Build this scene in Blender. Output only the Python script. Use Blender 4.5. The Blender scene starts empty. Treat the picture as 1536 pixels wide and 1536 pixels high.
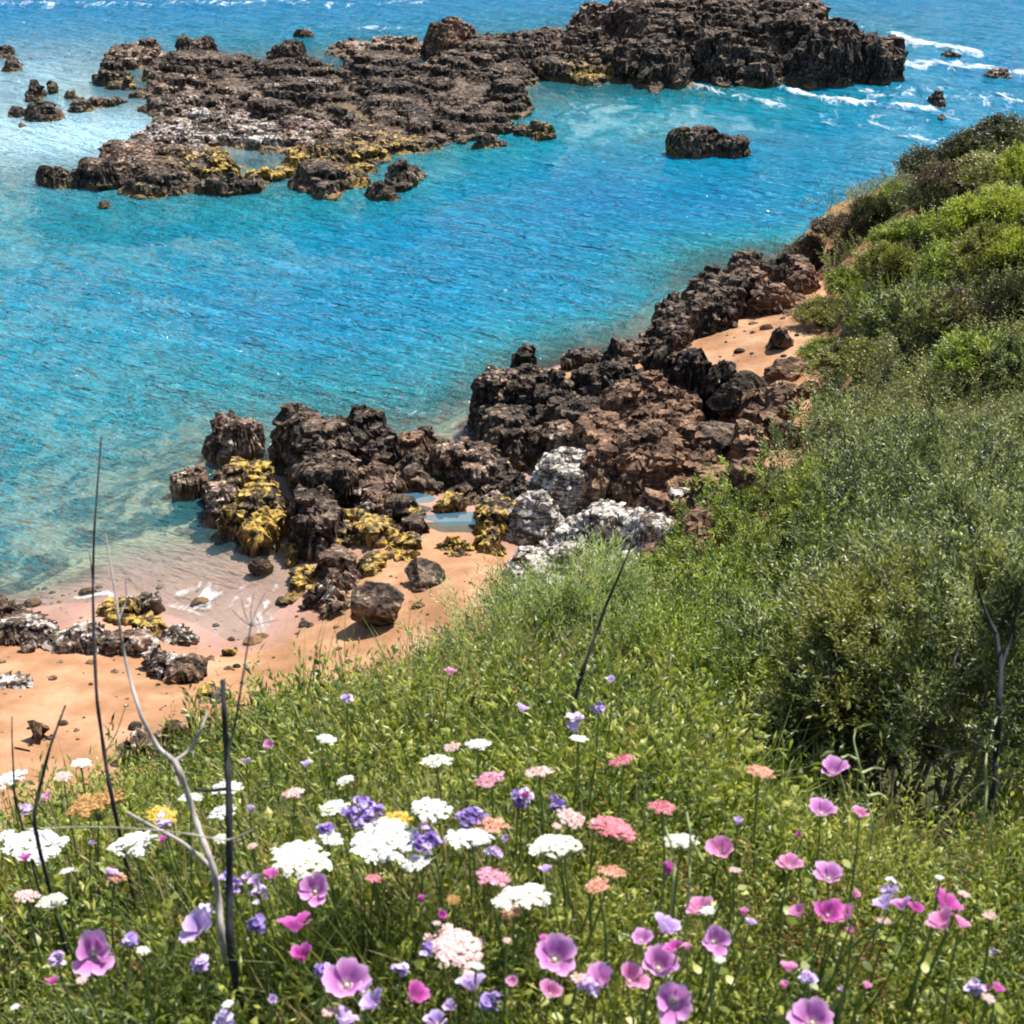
import bpy, math, random
import numpy as np
from mathutils import Vector, Matrix, Euler

random.seed(7)
rng = np.random.default_rng(7)
SC = bpy.context.scene
COL = SC.collection

# ------------------------------------------------------------------ camera, sky, sun, exposure
CAMZ = 14.0
PITCH = math.radians(31.0)
FOV = math.radians(44.0)
FPX = 768 / math.tan(FOV / 2)
cam_d = bpy.data.cameras.new('camera')
cam = bpy.data.objects.new('camera', cam_d)
COL.objects.link(cam)
cam.location = (0, 0, CAMZ)
cam.rotation_euler = (math.pi / 2 - PITCH, 0, 0)
cam_d.sensor_width = 36
cam_d.angle = FOV
cam_d.clip_start = 0.05
cam_d.clip_end = 3000
cam_d.dof.use_dof = True
cam_d.dof.focus_distance = 9.0
cam_d.dof.aperture_fstop = 10
SC.camera = cam

SUN_EL = math.radians(59)
SUN_AZ = math.radians(42)            # clockwise from +Y towards +X
world = bpy.data.worlds.new('World')
SC.world = world
world.use_nodes = True
wn = world.node_tree
bg = wn.nodes['Background']
sky = wn.nodes.new('ShaderNodeTexSky')
sky.sky_type = 'NISHITA'
sky.sun_disc = False
sky.sun_elevation = SUN_EL
sky.sun_rotation = SUN_AZ
wn.links.new(sky.outputs[0], bg.inputs[0])
bg.inputs[1].default_value = 0.092

sun_d = bpy.data.lights.new('sun', 'SUN')
sun_d.energy = 4.7
sun_d.angle = math.radians(0.5)
sun_d.color = (1.0, 0.95, 0.87)
sun = bpy.data.objects.new('sun', sun_d)
COL.objects.link(sun)
S = Vector((math.sin(SUN_AZ) * math.cos(SUN_EL), math.cos(SUN_AZ) * math.cos(SUN_EL), math.sin(SUN_EL)))
sun.rotation_euler = (-S).to_track_quat('-Z', 'Y').to_euler()
sun.location = S * 100

SC.view_settings.view_transform = 'Standard'
SC.view_settings.look = 'None'
SC.view_settings.gamma = 1.0
SC.view_settings.exposure = 0.97
SC.render.engine = 'CYCLES'
SC.cycles.max_bounces = 8
SC.cycles.transparent_max_bounces = 16
SC.cycles.filter_width = 1.9
SC.cycles.caustics_reflective = False
SC.cycles.caustics_refractive = False

# ------------------------------------------------------------------ helpers: camera rays, noise, meshes
cp, sp = math.cos(PITCH), math.sin(PITCH)

def ray(px, py):
    u = (px - 768) / FPX
    w = (py - 768) / FPX
    return np.array([u, cp - w * sp, -sp - w * cp])      # axial length 1

def at_z(px, py, z):
    d = ray(px, py)
    t = (z - CAMZ) / d[2]
    return np.array([d[0] * t, d[1] * t, z]), t

def _h(ix, iy, iz, seed):
    h = (ix.astype(np.uint32) * np.uint32(374761393) + iy.astype(np.uint32) * np.uint32(668265263)
         + iz.astype(np.uint32) * np.uint32(2147483647) + np.uint32((seed * 3266489917) & 0xffffffff))
    h = (h ^ (h >> np.uint32(13))) * np.uint32(1274126177)
    h = h ^ (h >> np.uint32(16))
    h = h * np.uint32(2246822519)
    return h ^ (h >> np.uint32(15))

GR = np.array([[1,1,0],[-1,1,0],[1,-1,0],[-1,-1,0],[1,0,1],[-1,0,1],[1,0,-1],[-1,0,-1],
               [0,1,1],[0,-1,1],[0,1,-1],[0,-1,-1],[1,1,0],[-1,1,0],[0,-1,1],[0,-1,-1]], dtype=np.float32)

def pn(P, seed=0):
    """gradient noise of an (n,3) array, about -1..1"""
    P = P + 1000.37
    I = np.floor(P).astype(np.int64)
    F = (P - I).astype(np.float32)
    W = F * F * F * (F * (F * 6 - 15) + 10)
    out = 0
    for dx in (0, 1):
        wx = W[:, 0] if dx else 1 - W[:, 0]
        for dy in (0, 1):
            wy = W[:, 1] if dy else 1 - W[:, 1]
            for dz in (0, 1):
                wz = W[:, 2] if dz else 1 - W[:, 2]
                g = GR[_h(I[:, 0] + dx, I[:, 1] + dy, I[:, 2] + dz, seed) & np.uint32(15)]
                out = out + wx * wy * wz * (g[:, 0] * (F[:, 0] - dx) + g[:, 1] * (F[:, 1] - dy) + g[:, 2] * (F[:, 2] - dz))
    return out

def fbm(P, octs=4, seed=0, gain=0.5, ridged=False):
    a, s, tot = 1.0, 0, 0
    for i in range(octs):
        n = pn(P * (2.03 ** i), seed + i * 17)
        if ridged:
            n = 1 - 2.2 * np.abs(n)
        s = s + a * n
        tot += a
        a *= gain
    return s / tot

def worley(P2, seed=0):
    """2-D cellular noise: distance to nearest and second nearest, and a cell value"""
    I = np.floor(P2 + 500).astype(np.int64)
    F = P2 + 500 - I
    d1 = np.full(len(P2), 9.0); d2 = np.full(len(P2), 9.0); cv = np.zeros(len(P2))
    z = np.zeros(len(P2), dtype=np.int64)
    for dx in (-1, 0, 1):
        for dy in (-1, 0, 1):
            hx = _h(I[:, 0] + dx, I[:, 1] + dy, z, seed)
            jx = (hx & np.uint32(1023)) / 1023.0
            jy = ((hx >> np.uint32(10)) & np.uint32(1023)) / 1023.0
            c = ((hx >> np.uint32(20)) & np.uint32(1023)) / 1023.0
            d = np.hypot(dx + jx - F[:, 0], dy + jy - F[:, 1])
            m = d < d1
            d2 = np.where(m, d1, np.minimum(d2, d))
            cv = np.where(m, c, cv)
            d1 = np.where(m, d, d1)
    return d1, d2, cv

def sstep(a, b, x):
    t = np.clip((x - a) / (b - a), 0, 1)
    return t * t * (3 - 2 * t)

def link(o, parent=None):
    COL.objects.link(o)
    if parent is not None:
        o.parent = parent
    return o

def mesh_np(name, V, F, mat=None, smooth=True, attrs=None):
    V = np.asarray(V, dtype=np.float32); F = np.asarray(F, dtype=np.int32)
    me = bpy.data.meshes.new(name)
    k = F.shape[1]
    me.vertices.add(len(V)); me.vertices.foreach_set('co', V.ravel())
    me.loops.add(len(F) * k); me.loops.foreach_set('vertex_index', F.ravel())
    me.polygons.add(len(F))
    me.polygons.foreach_set('loop_start', np.arange(0, len(F) * k, k, dtype=np.int32))
    me.update(calc_edges=True)
    me.polygons.foreach_set('use_smooth', np.full(len(F), smooth))
    if attrs:
        for n, a in attrs.items():
            a = np.asarray(a, dtype=np.float32)
            if a.ndim == 1:
                at = me.attributes.new(n, 'FLOAT', 'POINT'); at.data.foreach_set('value', a)
            elif a.shape[1] == 3:
                at = me.attributes.new(n, 'FLOAT_VECTOR', 'POINT'); at.data.foreach_set('vector', a.ravel())
            else:
                at = me.attributes.new(n, 'FLOAT_COLOR', 'POINT'); at.data.foreach_set('color', a.ravel())
    if mat is not None:
        me.materials.append(mat)
    return me

def obj(name, me, parent=None, loc=None):
    o = link(bpy.data.objects.new(name, me), parent)
    if loc is not None:
        o.location = loc
    return o

def empty(name, loc=(0, 0, 0)):
    o = link(bpy.data.objects.new(name, None))
    o.empty_display_size = 0.1
    o.location = loc
    return o

def tag(o, label, cat, group=None):
    o['label'] = label; o['category'] = cat
    if group:
        o['group'] = group
    return o

def struct(o):
    o['kind'] = 'structure'
    return o

def stuff(o, label=None, cat=None):
    o['kind'] = 'stuff'
    if label:
        o['label'] = label; o['category'] = cat
    return o

def grid_faces(nx, ny):
    i = np.arange(nx - 1)[None, :] + np.arange(ny - 1)[:, None] * nx
    i = i.ravel()
    return np.stack([i, i + 1, i + 1 + nx, i + nx], 1)

def compact(V, F, attrs):
    used = np.zeros(len(V), bool); used[F.ravel()] = True
    idx = np.cumsum(used) - 1
    return V[used], idx[F], {k: a[used] for k, a in attrs.items()}

def tube(pts, radii, sides=6, caps=True):
    """tapered tube through pts: (V, F quads)"""
    pts = np.asarray(pts, float); n = len(pts)
    T = np.gradient(pts, axis=0); T /= np.linalg.norm(T, axis=1)[:, None] + 1e-9
    ref = np.array([0.13, 0.97, 0.2]) if abs(T[0][2]) > .5 else np.array([0, 0, 1.0])
    A = np.cross(T, ref); A /= np.linalg.norm(A, axis=1)[:, None] + 1e-9
    B = np.cross(T, A)
    V = []
    for i in range(n):
        for k in range(sides):
            a = 2 * math.pi * k / sides
            V.append(pts[i] + radii[i] * (math.cos(a) * A[i] + math.sin(a) * B[i]))
    F = [[i * sides + k, i * sides + (k + 1) % sides, (i + 1) * sides + (k + 1) % sides, (i + 1) * sides + k]
         for i in range(n - 1) for k in range(sides)]
    return np.array(V), np.array(F)

def merge(parts):
    V, F, off = [], [], 0
    for v, f in parts:
        V.append(v); F.append(np.asarray(f) + off); off += len(v)
    return np.concatenate(V), np.concatenate(F)

def rbf_fit(P, z, smooth=1e-6):
    P = np.asarray(P, float); z = np.asarray(z, float)
    D = np.linalg.norm(P[:, None] - P[None], axis=2)
    n = len(P)
    A = np.zeros((n + 3, n + 3)); A[:n, :n] = D; A[range(n), range(n)] += smooth
    A[:n, n] = 1; A[:n, n + 1:] = P; A[n, :n] = 1; A[n + 1:, :n] = P.T
    w = np.linalg.lstsq(A, np.concatenate([z, [0, 0, 0]]), rcond=None)[0]
    def f(Q):
        Q = np.asarray(Q, float); out = np.zeros(len(Q))
        for s in range(0, len(Q), 40000):
            q = Q[s:s + 40000]
            out[s:s + 40000] = np.linalg.norm(q[:, None] - P[None], axis=2) @ w[:n] + w[n] + q @ w[n + 1:]
        return out
    return f

# ------------------------------------------------------------------ material helpers
class N:
    def __init__(self, name):
        self.m = bpy.data.materials.new(name); self.m.use_nodes = True
        self.t = self.m.node_tree
        for n in list(self.t.nodes):
            self.t.nodes.remove(n)
        self.out = self.t.nodes.new('ShaderNodeOutputMaterial')
    def n(self, typ, ins=None, **kw):
        nd = self.t.nodes.new(typ)
        for k, v in kw.items():
            setattr(nd, k, v)
        for k, v in (ins or {}).items():
            if isinstance(v, bpy.types.NodeSocket):
                self.t.links.new(v, nd.inputs[k])
            else:
                nd.inputs[k].default_value = v
        return nd
    def noise(self, vec, scale, detail=4, rough=.55, dist=0, **kw):
        return self.n('ShaderNodeTexNoise', {'Vector': vec, 'Scale': scale, 'Detail': detail, 'Roughness': rough, 'Distortion': dist}, **kw).outputs[0]
    def ramp(self, fac, stops, interp='LINEAR'):
        r = self.n('ShaderNodeValToRGB', {'Fac': fac})
        r.color_ramp.interpolation = interp
        e = r.color_ramp.elements
        while len(e) < len(stops):
            e.new(0.5)
        for x, (p, c) in zip(e, stops):
            x.position = p
            x.color = (*c, 1) if not isinstance(c, (int, float)) else (c, c, c, 1)
        return r.outputs[0]
    def mix(self, fac, a, b, mode='MIX'):
        m = self.n('ShaderNodeMix', data_type='RGBA', blend_type=mode)
        for i, v in ((0, fac), (6, a), (7, b)):
            if isinstance(v, bpy.types.NodeSocket):
                self.t.links.new(v, m.inputs[i])
            else:
                m.inputs[i].default_value = (*v, 1) if isinstance(v, tuple) and len(v) == 3 else v
        return m.outputs[2]
    def math(self, op, a, b=0.0, clamp=False):
        m = self.n('ShaderNodeMath', operation=op, use_clamp=clamp)
        for i, v in ((0, a), (1, b)):
            if isinstance(v, bpy.types.NodeSocket):
                self.t.links.new(v, m.inputs[i])
            else:
                m.inputs[i].default_value = v
        return m.outputs[0]
    def attr(self, name, out=2):
        return self.n('ShaderNodeAttribute', attribute_name=name).outputs[out]
    def pos(self):
        return self.n('ShaderNodeNewGeometry').outputs['Position']
    def bump(self, h, strength, dist, normal=None):
        ins = {'Height': h, 'Strength': strength, 'Distance': dist}
        if normal is not None:
            ins['Normal'] = normal
        return self.n('ShaderNodeBump', ins).outputs[0]
    def done(self, shader):
        self.t.links.new(shader, self.out.inputs[0])
        return self.m

def leaf_material(name, stops, transl=0.4, rough=.42, rndname='rnd', inst=False, gloss=.5):
    k = N(name)
    r = k.attr(rndname)
    if inst:
        oi = k.n('ShaderNodeObjectInfo').outputs['Random']
        r = k.math('ADD', k.math('MULTIPLY', r, .55), k.math('MULTIPLY', oi, .45))
    big = k.noise(k.pos(), 2.6, 2)
    r = k.math('ADD', k.math('MULTIPLY', r, .75), k.math('MULTIPLY', k.math('SUBTRACT', big, .3), .55), True)
    c = k.ramp(r, stops)
    p = k.n('ShaderNodeBsdfPrincipled', {'Base Color': c, 'Roughness': rough, 'Specular IOR Level': gloss})
    tc = k.mix(1.0, c, (1.25, 1.3, .55), 'MULTIPLY')
    t = k.n('ShaderNodeBsdfTranslucent', {'Color': tc})
    m = k.n('ShaderNodeMixShader', {0: transl, 1: p.outputs[0], 2: t.outputs[0]})
    return k.done(m.outputs[0])

def plain_material(name, c1, c2, scale=20, rough=.8, transl=0, bump=0, spec=.3):
    k = N(name)
    tc = k.n('ShaderNodeTexCoord').outputs['Object']
    n = k.noise(tc, scale, 4)
    c = k.ramp(n, [(.3, c1), (.7, c2)])
    ins = {'Base Color': c, 'Roughness': rough, 'Specular IOR Level': spec}
    if bump:
        ins['Normal'] = k.bump(n, .6, bump)
    p = k.n('ShaderNodeBsdfPrincipled', ins).outputs[0]
    if transl:
        t = k.n('ShaderNodeBsdfTranslucent', {'Color': c})
        p = k.n('ShaderNodeMixShader', {0: transl, 1: p, 2: t.outputs[0]}).outputs[0]
    return k.done(p)

# ------------------------------------------------------------------ materials
def rock_material():
    k = N('sea_rock')
    P = k.pos()
    sep = k.n('ShaderNodeSeparateColor', {0: k.attr('tint', 0)}).outputs
    n1 = k.noise(P, 1.3, 6, .62)
    n2 = k.noise(P, 7.0, 6, .65)
    n3 = k.noise(P, 26.0, 4, .6)
    st = k.n('ShaderNodeMapping', {'Vector': P, 'Scale': (1.2, 1.2, 9.0), 'Rotation': (.18, .1, 0)}).outputs[0]
    n4 = k.noise(st, 1.6, 5, .6, .6)
    dark = k.ramp(n2, [(.32, (.008, .006, .005)), (.49, (.026, .020, .015)), (.60, (.11, .082, .060)), (.72, (.31, .24, .18))])
    brown = k.ramp(n4, [(.3, (.04, .026, .018)), (.47, (.11, .065, .042)), (.6, (.28, .165, .10)), (.75, (.48, .31, .20))])
    white = k.ramp(n2, [(.32, (.06, .05, .04)), (.41, (.26, .23, .19)), (.53, (.50, .465, .42)), (.70, (.68, .655, .63))])
    stk = k.n('ShaderNodeMapRange', {0: k.math('ADD', n4, k.math('MULTIPLY', k.math('SUBTRACT', n2, .5), .6)), 1: .43, 2: .50}).outputs[0]
    white = k.mix(stk, (.085, .062, .045), white)
    yellow = k.ramp(n2, [(.30, (.05, .035, .018)), (.46, (.24, .14, .045)), (.58, (.52, .36, .06)), (.8, (.62, .48, .20))])
    def m(ch, thr=.5, w=.16):
        s = k.math('ADD', sep[ch], k.math('MULTIPLY', k.math('SUBTRACT', n1, .5), 1.7))
        s = k.math('ADD', s, k.math('MULTIPLY', k.math('SUBTRACT', n2, .5), 1.9))
        return k.n('ShaderNodeMapRange', {0: s, 1: thr - w, 2: thr + w}).outputs[0]
    # random tan weathering everywhere
    tan = k.n('ShaderNodeMapRange', {0: k.noise(P, .8, 5, .6), 1: .48, 2: .64, 4: .55}).outputs[0]
    c = k.mix(tan, dark, k.ramp(n2, [(.35, (.06, .042, .030)), (.5, (.24, .165, .115)), (.65, (.44, .33, .25))]))
    c = k.mix(m(2), c, brown)
    c = k.mix(m(0), c, white)
    c = k.mix(m(1), c, yellow)
    # wet band near the water line
    z = k.n('ShaderNodeSeparateXYZ', {0: P}).outputs[2]
    wet = k.n('ShaderNodeMapRange', {0: k.math('ADD', z, k.math('MULTIPLY', k.math('SUBTRACT', n1, .5), .35)), 1: .10, 2: .26, 3: .75, 4: 0.0}).outputs[0]
    c = k.mix(wet, c, k.ramp(n1, [(.42, (.045, .032, .02)), (.55, (.20, .12, .03))]))
    rough = k.n('ShaderNodeMapRange', {0: wet, 1: 0, 2: .75, 3: .88, 4: .35}).outputs[0]
    v = k.n('ShaderNodeTexVoronoi', {'Vector': P, 'Scale': 9.0}).outputs[0]
    b = k.bump(n2, .9, .08)
    b = k.bump(v, .55, .05, b)
    b = k.bump(n3, .7, .025, b)
    p = k.n('ShaderNodeBsdfPrincipled', {'Base Color': c, 'Roughness': rough, 'Specular IOR Level': .25, 'Normal': b})
    return k.done(p.outputs[0])

def sand_material():
    k = N('sand')
    P = k.pos()
    z = k.n('ShaderNodeSeparateXYZ', {0: P}).outputs[2]
    n1 = k.noise(P, .9, 5, .6)
    n2 = k.noise(P, 6, 6, .65)
    n3 = k.noise(P, 60, 3, .6)
    dry = k.ramp(n1, [(.32, (.21, .105, .048)), (.48, (.32, .165, .083)), (.66, (.44, .27, .155))])
    dry = k.mix(k.math('MULTIPLY', k.math('SUBTRACT', n2, .35, True), .9), dry, (.30, .15, .07))
    wet = k.ramp(n1, [(.3, (.30, .17, .125)), (.7, (.42, .255, .205))])
    w = k.n('ShaderNodeMapRange', {0: k.math('ADD', z, k.math('MULTIPLY', k.math('SUBTRACT', n1, .5), .2)), 1: .05, 2: .3}).outputs[0]
    c = k.mix(w, wet, dry)
    # seabed: dark weed and stone patches on the pale sand, more with depth
    s1 = k.noise(P, .75, 5, .62, .6)
    s2 = k.noise(P, 3.2, 5, .65)
    s = k.math('ADD', s1, k.math('MULTIPLY', k.math('SUBTRACT', s2, .5), .55))
    reef = k.n('ShaderNodeMapRange', {0: s, 1: .44, 2: .54}).outputs[0]
    deep = k.n('ShaderNodeMapRange', {0: z, 1: -.25, 2: -.5}).outputs[0]
    pale = k.n('ShaderNodeMapRange', {0: k.n('ShaderNodeSeparateXYZ', {0: P}).outputs[1], 1: 56, 2: 62}).outputs[0]
    sandb = k.mix(pale, (.50, .42, .26), (.72, .70, .66))
    bed = k.mix(reef, sandb, k.ramp(s2, [(.3, (.02, .022, .016)), (.5, (.08, .065, .04)), (.68, (.30, .20, .14))]))
    c = k.mix(deep, c, bed)
    b = k.bump(n2, .5, .06)
    b = k.bump(n3, .5, .012, b)
    rough = k.n('ShaderNodeMapRange', {0: w, 3: .22, 4: .9}).outputs[0]
    return k.done(k.n('ShaderNodeBsdfPrincipled', {'Base Color': c, 'Roughness': rough, 'Specular IOR Level': .3, 'Normal': b}).outputs[0])

def water_material():
    k = N('sea_water')
    P = k.pos()
    d = k.attr('depth')
    foam = k.attr('foam')
    yw = k.n('ShaderNodeSeparateXYZ', {0: P}).outputs[1]
    big = k.noise(P, .16, 4, .55)
    dd = k.math('ADD', d, k.math('MULTIPLY', k.math('SUBTRACT', big, .5), 1.5))
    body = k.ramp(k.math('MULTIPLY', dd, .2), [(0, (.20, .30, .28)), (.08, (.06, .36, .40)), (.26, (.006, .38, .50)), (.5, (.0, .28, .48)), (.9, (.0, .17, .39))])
    body = k.mix(k.math('MULTIPLY', k.attr('calm_glare'), 1.0, True), body, (.50, .80, .92))  # milky shallows plus sky glare, both put into the lagoon's body colour
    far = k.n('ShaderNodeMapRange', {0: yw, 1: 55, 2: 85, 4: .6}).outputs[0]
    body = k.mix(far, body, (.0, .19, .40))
    # ripple strokes: two stretched noises
    m1 = k.n('ShaderNodeMapping', {'Vector': P, 'Rotation': (0, 0, math.radians(-34)), 'Scale': (2.8, .72, 1)}, vector_type='TEXTURE').outputs[0]
    m2 = k.n('ShaderNodeMapping', {'Vector': P, 'Rotation': (0, 0, math.radians(-24)), 'Scale': (1.05, .29, 1)}, vector_type='TEXTURE').outputs[0]
    r1 = k.noise(m1, 1.0, 4, .6, .5)
    r2 = k.noise(m2, 1.0, 4, .65, .4)
    sw = k.n('ShaderNodeMapRange', {0: d, 1: 0, 2: .7, 3: .12, 4: 1.0}).outputs[0]
    b = k.bump(r1, sw, 1.6)
    b = k.bump(r2, sw, .45, b)
    rr = k.math('ADD', k.math('MULTIPLY', r1, .6), k.math('MULTIPLY', r2, .4))
    diff = k.n('ShaderNodeBsdfDiffuse', {'Color': body, 'Normal': b})
    trans = k.n('ShaderNodeBsdfTransparent', {'Color': (.90, .97, .97, 1)})
    al = k.math('SUBTRACT', 1.0, k.math('POWER', 2.718, k.math('MULTIPLY', d, -.52)))
    al = k.math('MAXIMUM', k.math('MULTIPLY', al, .96, True), k.math('MULTIPLY', k.attr('calm_glare'), .95, True))
    bodysh = k.n('ShaderNodeMixShader', {0: al, 1: trans.outputs[0], 2: diff.outputs[0]})
    gl = k.n('ShaderNodeBsdfGlossy', {'Color': (1, 1, 1, 1), 'Roughness': .07, 'Normal': b})
    fr = k.n('ShaderNodeFresnel', {'IOR': 1.33, 'Normal': b})
    fac = k.math('MULTIPLY', fr.outputs[0], k.math('ADD', .75, k.math('MULTIPLY', k.attr('calm_glare'), 1.6)), True)
    w = k.n('ShaderNodeMixShader', {0: fac, 1: bodysh.outputs[0], 2: gl.outputs[0]})
    fn = k.noise(k.n('ShaderNodeMapping', {'Vector': P, 'Scale': (.8, .42, 1)}).outputs[0], 1.0, 8, .78, 1.4)
    ff = k.math('ADD', foam, k.math('MULTIPLY', k.math('SUBTRACT', fn, .5), 3.4))
    ff = k.n('ShaderNodeMapRange', {0: ff, 1: .50, 2: 1.25}).outputs[0]
    fd = k.n('ShaderNodeBsdfDiffuse', {'Color': (.84, .87, .89, 1), 'Normal': k.bump(fn, .6, .15)})
    w = k.n('ShaderNodeMixShader', {0: ff, 1: w.outputs[0], 2: fd.outputs[0]})
    return k.done(w.outputs[0])

def soil_material():
    k = N('hillside_soil')
    P = k.pos()
    n1 = k.noise(P, 1.1, 5, .6); n2 = k.noise(P, 9, 5, .65)
    c = k.ramp(n2, [(.3, (.022, .028, .010)), (.5, (.055, .06, .022)), (.7, (.12, .10, .045))])
    e = k.ramp(n2, [(.3, (.10, .05, .025)), (.5, (.32, .16, .08)), (.7, (.50, .29, .16))])
    bare = k.math('ADD', k.attr('bare'), k.math('MULTIPLY', k.math('SUBTRACT', n1, .5), .8))
    c = k.mix(k.n('ShaderNodeMapRange', {0: bare, 1: .4, 2: .6}).outputs[0], c, e)
    b = k.bump(n2, .8, .08)
    return k.done(k.n('ShaderNodeBsdfPrincipled', {'Base Color': c, 'Roughness': .95, 'Specular IOR Level': .1, 'Normal': b}).outputs[0])

M_rock = rock_material()
M_sand = sand_material()
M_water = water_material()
M_soil = soil_material()

# ------------------------------------------------------------------ terrain functions
# hillside below the camera: drop = 1.5 + S*r, S tabulated over azimuth and log range
HILL = []
def hc(az, *rs):
    for r, s in rs:
        HILL.append((math.radians(az) * 3.0, math.log(r), s))
for az in (-75, -50):
    hc(az, (.5, .2), (1.4, .28), (3, .5), (6, .92), (11, 1.05), (20, .7), (60, .24))
hc(-28, (.5, .2), (1.4, .25), (3, .43), (6, .85), (12, .98), (20, .68), (60, .23))
hc(-15, (.5, .2), (1.4, .22), (2.5, .34), (4, .49), (8, .81), (13, .92), (22, .62), (60, .23))
hc(-6, (.5, .2), (1.4, .2), (2.5, .31), (5, .52), (9, .75), (15, .81), (24, .56), (60, .23))
hc(0, (.5, .2), (1.4, .19), (2.5, .29), (6.5, .60), (11, .72), (16, .76), (26, .52), (60, .23))
hc(7, (.5, .18), (1.4, .17), (2.5, .29), (4, .42), (7, .58), (12, .69), (18, .68), (28, .48), (60, .23))
hc(12.5, (.5, .17), (1.4, .17), (2.5, .31), (3.5, .43), (5, .51), (9, .565), (15, .59), (22, .545), (32, .41), (60, .23))
hc(17, (.5, .15), (1.4, .17), (2.5, .33), (3.5, .45), (5, .51), (8, .51), (14, .46), (20, .40), (30, .315), (42, .245), (50, .26), (60, .235))
hc(22, (.5, .15), (1.4, .17), (2.5, .33), (3.5, .45), (5, .50), (8, .49), (14, .41), (20, .345), (30, .25), (40, .197), (50, .21), (60, .225))
hc(35, (.5, .15), (2.5, .28), (3.5, .4), (8, .43), (20, .24), (40, .14), (60, .15))
hc(60, (.5, .05), (2.5, .1), (8, .22), (20, .17), (60, .08))
hc(90, (.5, 0), (2.5, 0), (8, .1), (20, .08), (60, .03))
HILL = np.array(HILL)
_hf = rbf_fit(HILL[:, :2], HILL[:, 2], 1e-3)

def hill_z(x, y, detail=True):
    x = np.atleast_1d(np.asarray(x, float)); y = np.atleast_1d(np.asarray(y, float))
    r = np.hypot(x, y) + 1e-3
    az = np.arctan2(x, y)
    s = _hf(np.stack([np.clip(az, -1.4, 1.6) * 3.0, np.log(np.maximum(r, .4))], 1))
    z = CAMZ - 1.5 - s * r
    if detail:
        P = np.stack([x, y, np.zeros_like(x)], 1)
        z = z + .05 * np.minimum(r / 3, 1) * pn(P * 1.7, 3) + .28 * sstep(8, 20, r) * fbm(P * .35, 4, 5)
    return z

SHORE = []
def shp(px, py, z):
    p, _ = at_z(px, py, z if z > 0 else 0)
    SHORE.append((p[0], p[1], z))
for a in [(0,1150,1.5),(200,1180,1.8),(400,1120,1.7),(0,1000,.9),(150,1010,.8),(350,1030,.9),(500,1020,.9),(600,970,.8),(700,880,.75),(740,850,.7),
          (560,880,.42),(450,975,.4),(400,1010,.6),(250,1000,.5),(100,960,.3),(0,950,.3),
          (0,915,.0),(100,905,.0),(200,912,.0),(290,935,.0),(350,965,.0),(400,945,.0),(440,900,.03),(470,850,.05),
          (150,860,-.13),(300,860,-.13),(360,820,-.14),(410,830,-.10),(200,805,-.35),(50,850,-.5),(270,770,-.5),(0,800,-1.0),(120,760,-.6),(0,700,-1.2),(150,680,-1.1),(240,680,-.7),(200,600,-1.6),
          (0,580,-1.8),(400,480,-3),(200,450,-2.3),(0,430,-2.3),(300,550,-1.6),(640,560,-1.6),(640,610,-.8),(700,480,-2.6),(860,460,-2.6),(900,300,-4),(600,350,-2.9),(650,480,-2.8),(450,400,-2.6),(1100,300,-4),(1150,330,-3),(1250,260,-3),(960,450,-1.6),
          (240,330,-1.5),(340,345,-1.9),(440,330,-1.9),(100,300,-1.6),(20,300,-1.3),(130,340,-1.2),(560,310,-1.6),(700,250,-1.8),(860,180,-1.6),(960,135,-.7),(1050,130,-.7),(930,180,-1.9),(1080,165,-1.9),(1100,240,-3),(1000,260,-3),
          (50,220,-.55),(150,210,-.4),(60,150,-.5),(120,120,-.45),(80,80,-1.6),(30,110,-.9),(300,30,-3),(600,20,-3),(500,40,-2.5),(850,0,-3),(1300,100,-1.8),(1400,160,-3),(1500,100,-4),
          (350,700,-.2),(500,700,.05),(600,780,.2),(650,760,.15),(700,770,.15),(800,700,.0),(900,600,.3),(800,770,.0),(870,790,.0),(800,560,.2),(1000,560,.8),(1100,520,1.1),(1140,500,1.3),(1100,600,1.2),(1150,680,1.7),(1050,760,1.3),(850,850,.1),(950,840,.4),(930,760,.1),(1000,680,.4),(800,850,.2),
          (1060,430,.1),(1180,430,.7),(860,505,-.7),(930,492,-.6),(980,468,-.6),(1050,388,-.7),(1120,370,-.9),(1195,375,-.5),(690,600,-.5),(930,522,-.2),(970,500,-.3),(890,530,.0),(300,200,-.3),(400,230,-.3),(500,200,-.4),(500,120,-.4),(700,120,-.4),(700,80,-.4),(300,90,-.4),(900,60,-.4),(1100,50,-.4),(1250,60,-.5),(1010,205,-1.5)]:
    shp(*a)
for a in [(-60, 20, .6), (-60, 40, -3), (-40, 14, 1.0), (-25, 18, .5), (-30, 26, -1.5), (-100, 100, -8), (0, 160, -9), (120, 120, -8), (0, 300, -12), (250, 250, -12), (-250, 250, -12),
          (40, 60, -2), (20, 10, 1.5), (30, 40, 0), (0, 8, 1.8), (-20, 5, 2), (60, 10, 2), (60, 60, -4)]:
    SHORE.append(a)
SHORE = np.array(SHORE)
_sf = rbf_fit(SHORE[:, :2], SHORE[:, 2], 1e-3)

def shore_z(x, y, detail=True):
    x = np.atleast_1d(np.asarray(x, float)); y = np.atleast_1d(np.asarray(y, float))
    z = _sf(np.stack([x, y], 1))
    if detail:
        P = np.stack([x, y, np.zeros_like(x)], 1)
        z = z + .05 * fbm(P * .7, 3, 9) * sstep(-.1, .6, z) + sstep(-.3, -1.2, z) * .55 * fbm(P * .55, 4, 11)
    return z

def base_z(x, y):
    return np.maximum(hill_z(x, y), shore_z(x, y))

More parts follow.
